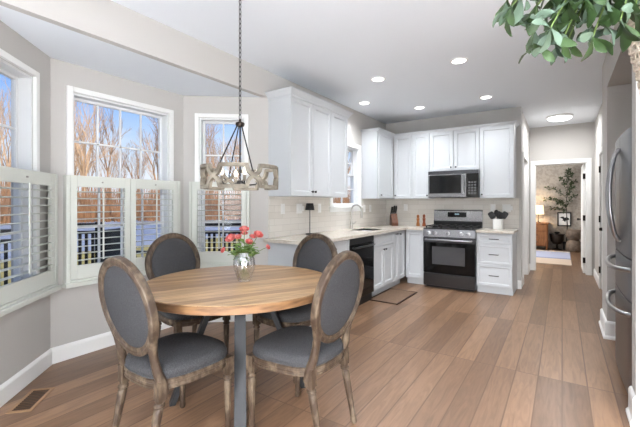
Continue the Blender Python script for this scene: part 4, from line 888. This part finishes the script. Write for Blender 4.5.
for i, (s, f, ln) in enumerate(((0.036, 0.014, 0.135), (-0.036, 0.016, 0.12), (0.0, 0.034, 0.13), (0.036, 0.052, 0.105), (-0.036, 0.054, 0.10), (0.0, 0.072, 0.085))):
    o_ = O+kd*(-0.075)+Vector((0, 0, 0.175))+sl*f+ks*s
    t = thing('kitchen_knife', kl[i], 'knife', tuple(o_), 'knives in the wooden block')
    obj('handle', MB().obox(o_, ks, sl, nd, -0.013, 0.013, -0.017, 0.017, 0.018, ln*1.3), M['rubber'], t, bevel=0.004)
    obj('bolster', MB().obox(o_, ks, sl, nd, -0.006, 0.006, -0.011, 0.011, 0.001, 0.018), M['steel'], t)
# mills
for (x, y, m_, lb, h) in ((-2.045, 6.10, 'mill2', 'amber wooden mill on the counter, nearer the knife block', 0.195), (-1.935, 6.08, 'mill', 'dark walnut pepper mill on the counter, right next to the range', 0.205)):
    t = thing('pepper_mill', lb, 'mill', (x, y, 0.915), 'wooden mills beside the range')
    obj('body', MB().lathe([(0.030, 0.9148), (0.031, 0.93), (0.027, 0.96), (0.020, 0.99), (0.022, 1.01), (0.027, 0.914+h*0.65)], (x, y, 0), 20), M[m_], t, smooth=40)
    obj('cap', MB().lathe([(0.027, 0.914+h*0.65+0.002), (0.018, 0.914+h*0.72), (0.024, 0.914+h*0.84), (0.02, 0.914+h*0.95), (0.006, 0.914+h)], (x, y, 0), 20), M[m_], t, smooth=40)
# crock + utensils
ux, uy = -0.80, 6.03
t = thing('utensil_crock', 'white ceramic crock holding black utensils beside the range', 'crock', (ux, uy, 0.915))
obj('jar', MB().lathe([(0.068, 0.9148), (0.072, 0.92), (0.074, 1.06), (0.074, 1.065), (0.066, 1.065), (0.065, 0.93), (0.002, 0.928)], (ux, uy, 0), 32), M['ceramic'], t, smooth=40)
ul = ['black slotted turner leaning farthest toward the range', 'black spoon upright at the back of the crock', 'black ladle in the middle of the crock', 'black spatula leaning farthest toward the hall', 'black spoon in front in the crock']
for i, (dx, dy, h, k) in enumerate(((-0.115, -0.01, 0.235, 'flat'), (-0.035, 0.05, 0.27, 'round'), (0.02, -0.02, 0.25, 'round'), (0.115, 0.0, 0.24, 'flat'), (0.06, -0.05, 0.235, 'round'))):
    p0 = Vector((ux-dx*0.25, uy-dy*0.25, 0.932)); p1 = Vector((ux+dx*0.9, uy+dy*0.9, 0.914+h)); d = (p1-p0).normalized(); sd = d.cross(Vector((0, -1, 0.1))).normalized(); nn = sd.cross(d)
    t = thing('cooking_utensil', ul[i], 'utensil', tuple(p0), 'black utensils in the white crock')
    obj('handle', MB().cyl(p0, p0+d*((p1-p0).length-0.07), 0.006, k=8), M['rubber'], t, smooth=40)
    c = p1-d*0.035
    hw = 0.042 if k == 'flat' else 0.036
    ring = lambda nz, sc: [c+sd*(hw*sc*math.copysign(abs(math.cos(a))**(0.5 if k == 'flat' else 1), math.cos(a)))+d*(0.055*sc*math.copysign(abs(math.sin(a))**(0.5 if k == 'flat' else 1), math.sin(a)))+nn*nz for a in [2*PI*q/20 for q in range(20)]]
    obj('head', MB().loft([ring(-0.004, 0.9), ring(0, 1), ring(0.004, 0.9)]), M['rubber'], t, smooth=40)

# ------------------------------------------------------------------ outlets and switches
def plate(O, U, N, w, label, kind):
    O, U, N = Vector(O), Vector(U), Vector(N)
    t = thing('light_switch' if kind == 'switch' else 'power_outlet', label, 'switch' if kind == 'switch' else 'outlet', tuple(O), 'plates on the tiled splashback')
    obj('plate', MB().panel(O, U, Z3, N, -w/2, w/2, -0.06, 0.06, [(0, 0.003), (0.004, 0.006)]), M['plate'], t)
    for i in range(max(1, round(w/0.046)-0 if w > 0.1 else 1)):
        x = 0 if w < 0.1 else (-0.023+0.046*i)
        obj('rocker' if kind == 'switch' else 'socket', MB().panel(O+N*0.006, U, Z3, N, x-0.016, x+0.016, -0.033, 0.033, [(0, 0.002), (0.003, 0.004)]), M['ceramic'], t)
eX = XS+0.010; eY = YB-0.010
plate((eX, 3.30, 1.235), UY, NX, 0.072, 'white switch plate on the tile nearest the bay', 'switch')
plate((eX, 3.62, 1.235), UY, NX, 0.118, 'white double plate right behind the small black lamp', 'outlet')
plate((eX, 4.07, 1.235), UY, NX, 0.072, 'white outlet between the black lamp and the sink window', 'outlet')
plate((eX, 5.40, 1.215), UY, NX, 0.072, 'white plate on the tile just past the sink window', 'switch')
plate((eX, 5.62, 1.215), UY, NX, 0.072, 'white outlet between the sink window and the corner', 'outlet')
plate((-2.33, eY, 1.225), UX, NY, 0.072, 'white outlet above the knife block', 'outlet')
plate((-0.905, eY, 1.225), UX, NY, 0.072, 'white outlet right behind the utensil crock', 'outlet')
plate((-0.715, eY, 1.225), UX, NY, 0.118, 'white double switch on the tile nearest the hall', 'switch')

# ------------------------------------------------------------------ floor mat, floor vent
o = obj('kitchen_mat', MB().box(-2.17, 4.44, 0.0005, -1.76, 5.20, 0.010), mat('mat_field', srgb(116, 92, 73), 0.9, noise=(srgb(102, 80, 63), 60, 0.4, 0.6)), None, bevel=0.003); tag(o, 'brown mat with dark border on the floor before the sink', 'mat')
b = MB()
for q in ((-2.175, 4.435, -2.155, 5.205), (-1.775, 4.435, -1.755, 5.205), (-2.155, 4.435, -1.775, 4.455), (-2.155, 5.185, -1.775, 5.205)): b.box(q[0], q[1], 0.0006, q[2], q[3], 0.012)
obj('border', b, mat('mat_border', srgb(60, 44, 36), 0.9), o)
t = thing('floor_vent', 'brown floor register in the planks by the angled bay wall', 'vent', (-2.92, 0.95, 0))
vc = Vector((-2.918, 0.955, 0)); vu = Vector((0.72, -0.69, 0)).normalized(); vv = Vector((-vu.y, vu.x, 0)); b = MB()
for q in ((-0.15, 0.15, -0.07, -0.05), (-0.15, 0.15, 0.05, 0.07), (-0.15, -0.13, -0.05, 0.05), (0.13, 0.15, -0.05, 0.05)): b.obox(vc, vu, vv, Z3, q[0], q[1], q[2], q[3], 0.0005, 0.005)
obj('vent_frame', b, mat('oak_register', srgb(150, 118, 88), 0.5), t)
b = MB()
for i in range(12): b.obox(vc, vu, vv, Z3, -0.125+i*0.022, -0.118+i*0.022, -0.05, 0.05, 0.001, 0.004)
obj('grille', b, mat('register_slats', srgb(88, 64, 46), 0.6), t); obj('duct', MB().obox(vc, vu, vv, Z3, -0.13, 0.13, -0.05, 0.05, 0.0004, 0.001), M['iron'], t)

# ------------------------------------------------------------------ hanging basket with trailing plant
cb, sb = math.cos(R(33.574)), math.sin(R(33.574))
def cw(xc, zc, z): return Vector((xc*cb-zc*sb, xc*sb+zc*cb, z))
BC = cw(1.074, 1.0, 0)
BZ = 1.60
t = thing('hanging_basket', 'pale woven wicker basket hanging at the upper right picture corner', 'basket', (BC.x, BC.y, BZ))
b = MB(); z = BZ; row = 0
while z < BZ+0.45:
    rad = 0.135+(z-BZ)*0.20; pts = []
    for i in range(144):
        a = 2*PI*i/144; rr = rad+0.006*math.cos(a*26+row*PI); pts.append((BC.x+rr*math.cos(a), BC.y+rr*math.sin(a), z+0.0045*math.sin(a*13)))
    b.tube(pts, 0.0043, 6, closed=True); z += 0.0135; row += 1
obj('weave', b, M['wicker'], t, smooth=60)
b = MB()
for i in range(36):
    a = 2*PI*(i+0.5)/36; b.tube([(BC.x+(0.135+k*0.20)*math.cos(a), BC.y+(0.135+k*0.20)*math.sin(a), BZ+k) for k in (0, 0.23, 0.45)], 0.0045, 5)
b.disc((BC.x, BC.y), 0.13, BZ-0.004, BZ+0.006)
obj('stake', b, M['wicker'], t, smooth=60)['kind'] = 'stuff'
obj('liner', MB().lathe([(0.122, BZ+0.007), (0.207, BZ+0.43), (0.202, BZ+0.43)], (BC.x, BC.y, 0), 28), M['iron'], t, smooth=40)
for k in range(3):
    a = 2*PI*k/3+0.4; obj('rope', MB().cyl((BC.x+0.222*math.cos(a), BC.y+0.222*math.sin(a), BZ+0.445), (BC.x+0.01*math.cos(a), BC.y+0.01*math.sin(a), ZC-0.02), 0.004, k=8), M['wicker'], t)
obj('ceiling_hook', MB().lathe([(0.012, ZC-0.03), (0.018, ZC-0.015), (0.025, ZC)], (BC.x, BC.y, 0), 14), M['black'], t)
t = thing('trailing_plant', 'green leafy plant spilling from the hanging wicker basket', 'plant', (BC.x, BC.y, BZ+0.435))
st = MB(); lf = MB(); rnd = random.Random(11)
ENDS = [(0.47, 1.00, 1.800), (0.50, 0.96, 1.90), (0.485, 1.05, 1.845), (0.545, 0.95, 1.715), (0.56, 1.02, 1.70), (0.60, 0.98, 1.705), (0.62, 1.05, 1.72), (0.67, 0.97, 1.70), (0.655, 1.04, 1.73), (0.70, 1.0, 1.735), (0.735, 0.96, 1.74),
        (0.76, 1.03, 1.755), (0.79, 0.98, 1.78), (0.58, 1.08, 1.77), (0.54, 1.0, 1.80), (0.63, 0.94, 1.79), (0.69, 1.06, 1.82), (0.74, 1.0, 1.84), (0.60, 0.98, 1.86), (0.66, 1.0, 1.88), (0.53, 0.93, 1.86), (0.72, 0.93, 1.87), (0.83, 1.02, 1.81), (0.81, 0.95, 1.84), (0.56, 1.04, 1.92), (0.64, 1.06, 1.94), (0.70, 0.98, 1.95)]
for (xc, zc, z) in ENDS:
    p0 = cw(0.90+rnd.uniform(-0.03, 0.05), 1.0+rnd.uniform(-0.08, 0.08), BZ+0.44); xc += 0.055; z += 0.040; p2 = cw(xc, zc, z); p1 = cw(0.35*0.9+0.65*xc+0.03, zc, max(z, 1.95)+0.06)
    pts = [p0*(1-k)**2+p1*2*k*(1-k)+p2*k*k for k in [j/12 for j in range(13)]]; st.tube(pts, 0.0022, 5)
    for j in range(4, 13):
        for q in range(2 if j < 12 else 4):
            tg = (pts[min(j+1, 12)]-pts[j-1]).normalized(); a = rnd.uniform(0, 2*PI); s1 = tg.cross(Vector((0.1, 0.2, 1))).normalized(); s2 = tg.cross(s1)
            d = (tg*rnd.uniform(0.3, 1.0)+s1*math.cos(a)*0.8+s2*math.sin(a)*0.8).normalized(); sd = d.cross(Vector((rnd.uniform(-1, 1), rnd.uniform(-1, 1), rnd.uniform(-0.3, 1)))).normalized(); up = sd.cross(d)
            ln = rnd.uniform(0.048, 0.085); wd = ln*rnd.uniform(0.17, 0.25); o_ = pts[j]; P_ = []
            for (al, wi, cu) in ((0, 0.10, 0), (0.18, 0.32, 0.04), (0.4, 0.70, 0.09), (0.65, 1, 0.08), (0.82, 0.82, 0.0), (0.94, 0.42, -0.07), (1, 0.05, -0.10)):
                for sx in (-1, 0, 1): P_.append(o_+d*(ln*al)+sd*(sx*wd*wi)+up*(ln*(cu-0.05*(sx == 0))))
            lf.add(P_, [(r_*3+c_, r_*3+c_+1, r_*3+c_+4, r_*3+c_+3) for r_ in range(6) for c_ in range(2)])
obj('stem', st, M['stem'], t, smooth=60)
fo = obj('foliage', lf, M['leaf'], t, smooth=60)

# ------------------------------------------------------------------ outdoors
struct('ground', MB().box(-160, -60, -1.0, -3.75, 160, -0.75), M['lawn'])
struct('road', MB().box(-44, -60, -0.75, -17, 160, -0.745), M['road'])
struct('deck', MB().box(-7.4, -1.5, -0.2, -3.72, 6.2, -0.10), M['deck'])
def railing(A, B, label, nb):
    A = Vector((A[0], A[1], 0)); B = Vector((B[0], B[1], 0)); U = (B-A).normalized(); N = Vector((-U.y, U.x, 0)); L = (B-A).length
    c = (A+B)/2; t = thing('deck_railing', label, 'railing', (c.x, c.y, -0.1))
    obj('top_rail', MB().obox(A, U, Z3, N, 0, L, 0.93, 0.975, -0.06, 0.06), M['black'], t)
    obj('upper_rail', MB().obox(A, U, Z3, N, 0, L, 0.80, 0.85, -0.025, 0.025), M['black'], t)
    obj('bottom_rail', MB().obox(A, U, Z3, N, 0, L, 0.0, 0.05, -0.025, 0.025), M['black'], t)
    for s in (0.05, L-0.05): obj('post', MB().obox(A, U, Z3, N, s-0.05, s+0.05, -0.1, 0.99, -0.05, 0.05), M['black'], t)
    me = None
    for i in range(nb):
        s = 0.1+(L-0.2)*(i+0.5)/nb; p = A+U*s
        if me is None:
            ob = obj('baluster', MB().obox((p.x, p.y, 0), U, Z3, N, -0.019, 0.019, 0.05, 0.80, -0.019, 0.019), M['black'], t); me = ob; p00 = p
        else:
            ob = me.copy(); COL.objects.link(ob); ob.parent = t; ob.location = (p.x-p00.x, p.y-p00.y, 0)
railing((-7.0, 2.35), (-6.35, 3.05), 'black deck railing outside the wide middle bay window', 8)
railing((-5.2, 3.7), (-4.1, 4.6), 'black deck railing outside the bay window behind the chandelier', 15)
railing((-6.0, 0.9), (-5.7, 2.1), 'black deck railing outside the bay window cut by the picture edge', 15)

def tree_mesh(seed, H):
    rn = random.Random(seed); b = MB()
    def grow(p, d, ln, r, depth):
        pts = [p]; q = p; dd = d
        for k in range(3):
            dd = (dd+Vector((rn.uniform(-1, 1), rn.uniform(-1, 1), rn.uniform(-0.3, 0.7)))*0.14).normalized(); q = q+dd*ln/3; pts.append(q)
        b.tube(pts, [r, r*0.9, r*0.78, r*0.66], 5 if depth < 2 else 3, cap=False)
        if depth == 5: return
        for k in range(3 if depth in (1, 2, 3) else 4 if depth == 0 else 2):
            a = rn.uniform(0, 2*PI); sp = rn.uniform(0.28, 0.66); s1 = dd.cross(Vector((0.3, 0.2, 1))).normalized(); s2 = dd.cross(s1)
            nd = (dd+(s1*math.cos(a)+s2*math.sin(a))*sp+Vector((0, 0, 0.15))).normalized()
            st_ = pts[3] if k < 2 else pts[rn.randint(1, 3)]
            grow(st_, nd, ln*rn.uniform(0.62, 0.82), r*0.60, depth+1)
    grow(Vector((0, 0, 0)), Vector((0, 0, 1)), H*0.30, H*0.015, 0)
    return b
protos = []; radii = []
for i in range(6):
    tm = tree_mesh(20+i, 12); radii.append(max(math.hypot(v[0], v[1]) for v in tm.v))
    o = obj('bare_tree', tm, M['bark'] if i % 3 else M['barklight'], None)
    tag(o, 'leafless brown tree in the winter wood beyond the road', 'tree', 'bare trees in the wood outside'); protos.append(o)
rnd = random.Random(5); k = 0; spots = []
def place_tree(rad, az, sc):
    global k
    x, y = -rad*math.sin(R(az)), rad*math.cos(R(az)); rr = radii[k % 6]*sc*0.42
    if any(math.hypot(x-a, y-b_) < rr+c for a, b_, c in spots): return None
    spots.append((x, y, rr))
    src = protos[k % 6]; o = src if k < 6 else src.copy()
    if k >= 6: COL.objects.link(o)
    o.location = (x, y, -0.76); o.rotation_euler = (0, 0, rnd.uniform(0, 6.28)); o.scale = (sc*0.7, sc*0.7, sc); k += 1
    return o
o = place_tree(15.5, 51.5, 1.15); big = o; big.scale = (0.6, 0.6, 1.6)
for i in range(1500): place_tree(rnd.uniform(60, 118), rnd.uniform(22, 88), rnd.uniform(1.4, 2.3))
big['label'] = 'large pale leafless tree on the lawn close to the house, seen behind the chandelier'; del big['group']; big.data = big.data.copy(); big.data.materials.clear(); big.data.materials.append(M['barklight'])
print('TREES', k)
b = MB(); rnd = random.Random(9)
for i in range(5000):
    rad = rnd.uniform(46, 56); az = rnd.uniform(20, 90); h = rnd.uniform(1.2, 4.6); x, y = -rad*math.sin(R(az)), rad*math.cos(R(az)); w = rnd.uniform(0.03, 0.07); a = rnd.uniform(0, 6.28)
    p0 = Vector((x, y, -0.76)); p1 = p0+Vector((rnd.uniform(-0.8, 0.8), rnd.uniform(-0.8, 0.8), h)); b.tube([p0, p1], [w, w*0.4], 3, cap=False)
o = obj('brush_ground_cover', b, M['brush']); tag(o, 'dry brown brush along the foot of the winter wood', 'brush', kind='stuff')

pc = Vector((-5.35, 2.95, -0.10)); t = thing('patio_chair', 'black outdoor armchair on the deck outside the wide middle bay window', 'chair', tuple(pc))
a = R(28); u = Vector((math.cos(a), math.sin(a), 0)); w = Vector((-u.y, u.x, 0))
obj('seat', MB().obox(pc, u, w, Z3, -0.28, 0.28, -0.28, 0.28, 0.38, 0.43), M['rubber'], t, bevel=0.01)
obj('backrest', MB().obox(pc, u, w, Z3, -0.30, -0.24, -0.30, 0.30, 0.43, 1.02), M['rubber'], t, bevel=0.02)
for q in (-1, 1):
    obj('armrest', MB().obox(pc, u, w, Z3, -0.26, 0.28, q*0.29-0.03, q*0.29+0.03, 0.62, 0.66), M['rubber'], t, bevel=0.008)
    for p in (-0.25, 0.25): obj('leg', MB().obox(pc, u, w, Z3, p-0.02, p+0.02, q*0.29-0.02, q*0.29+0.02, 0, 0.62), M['rubber'], t)
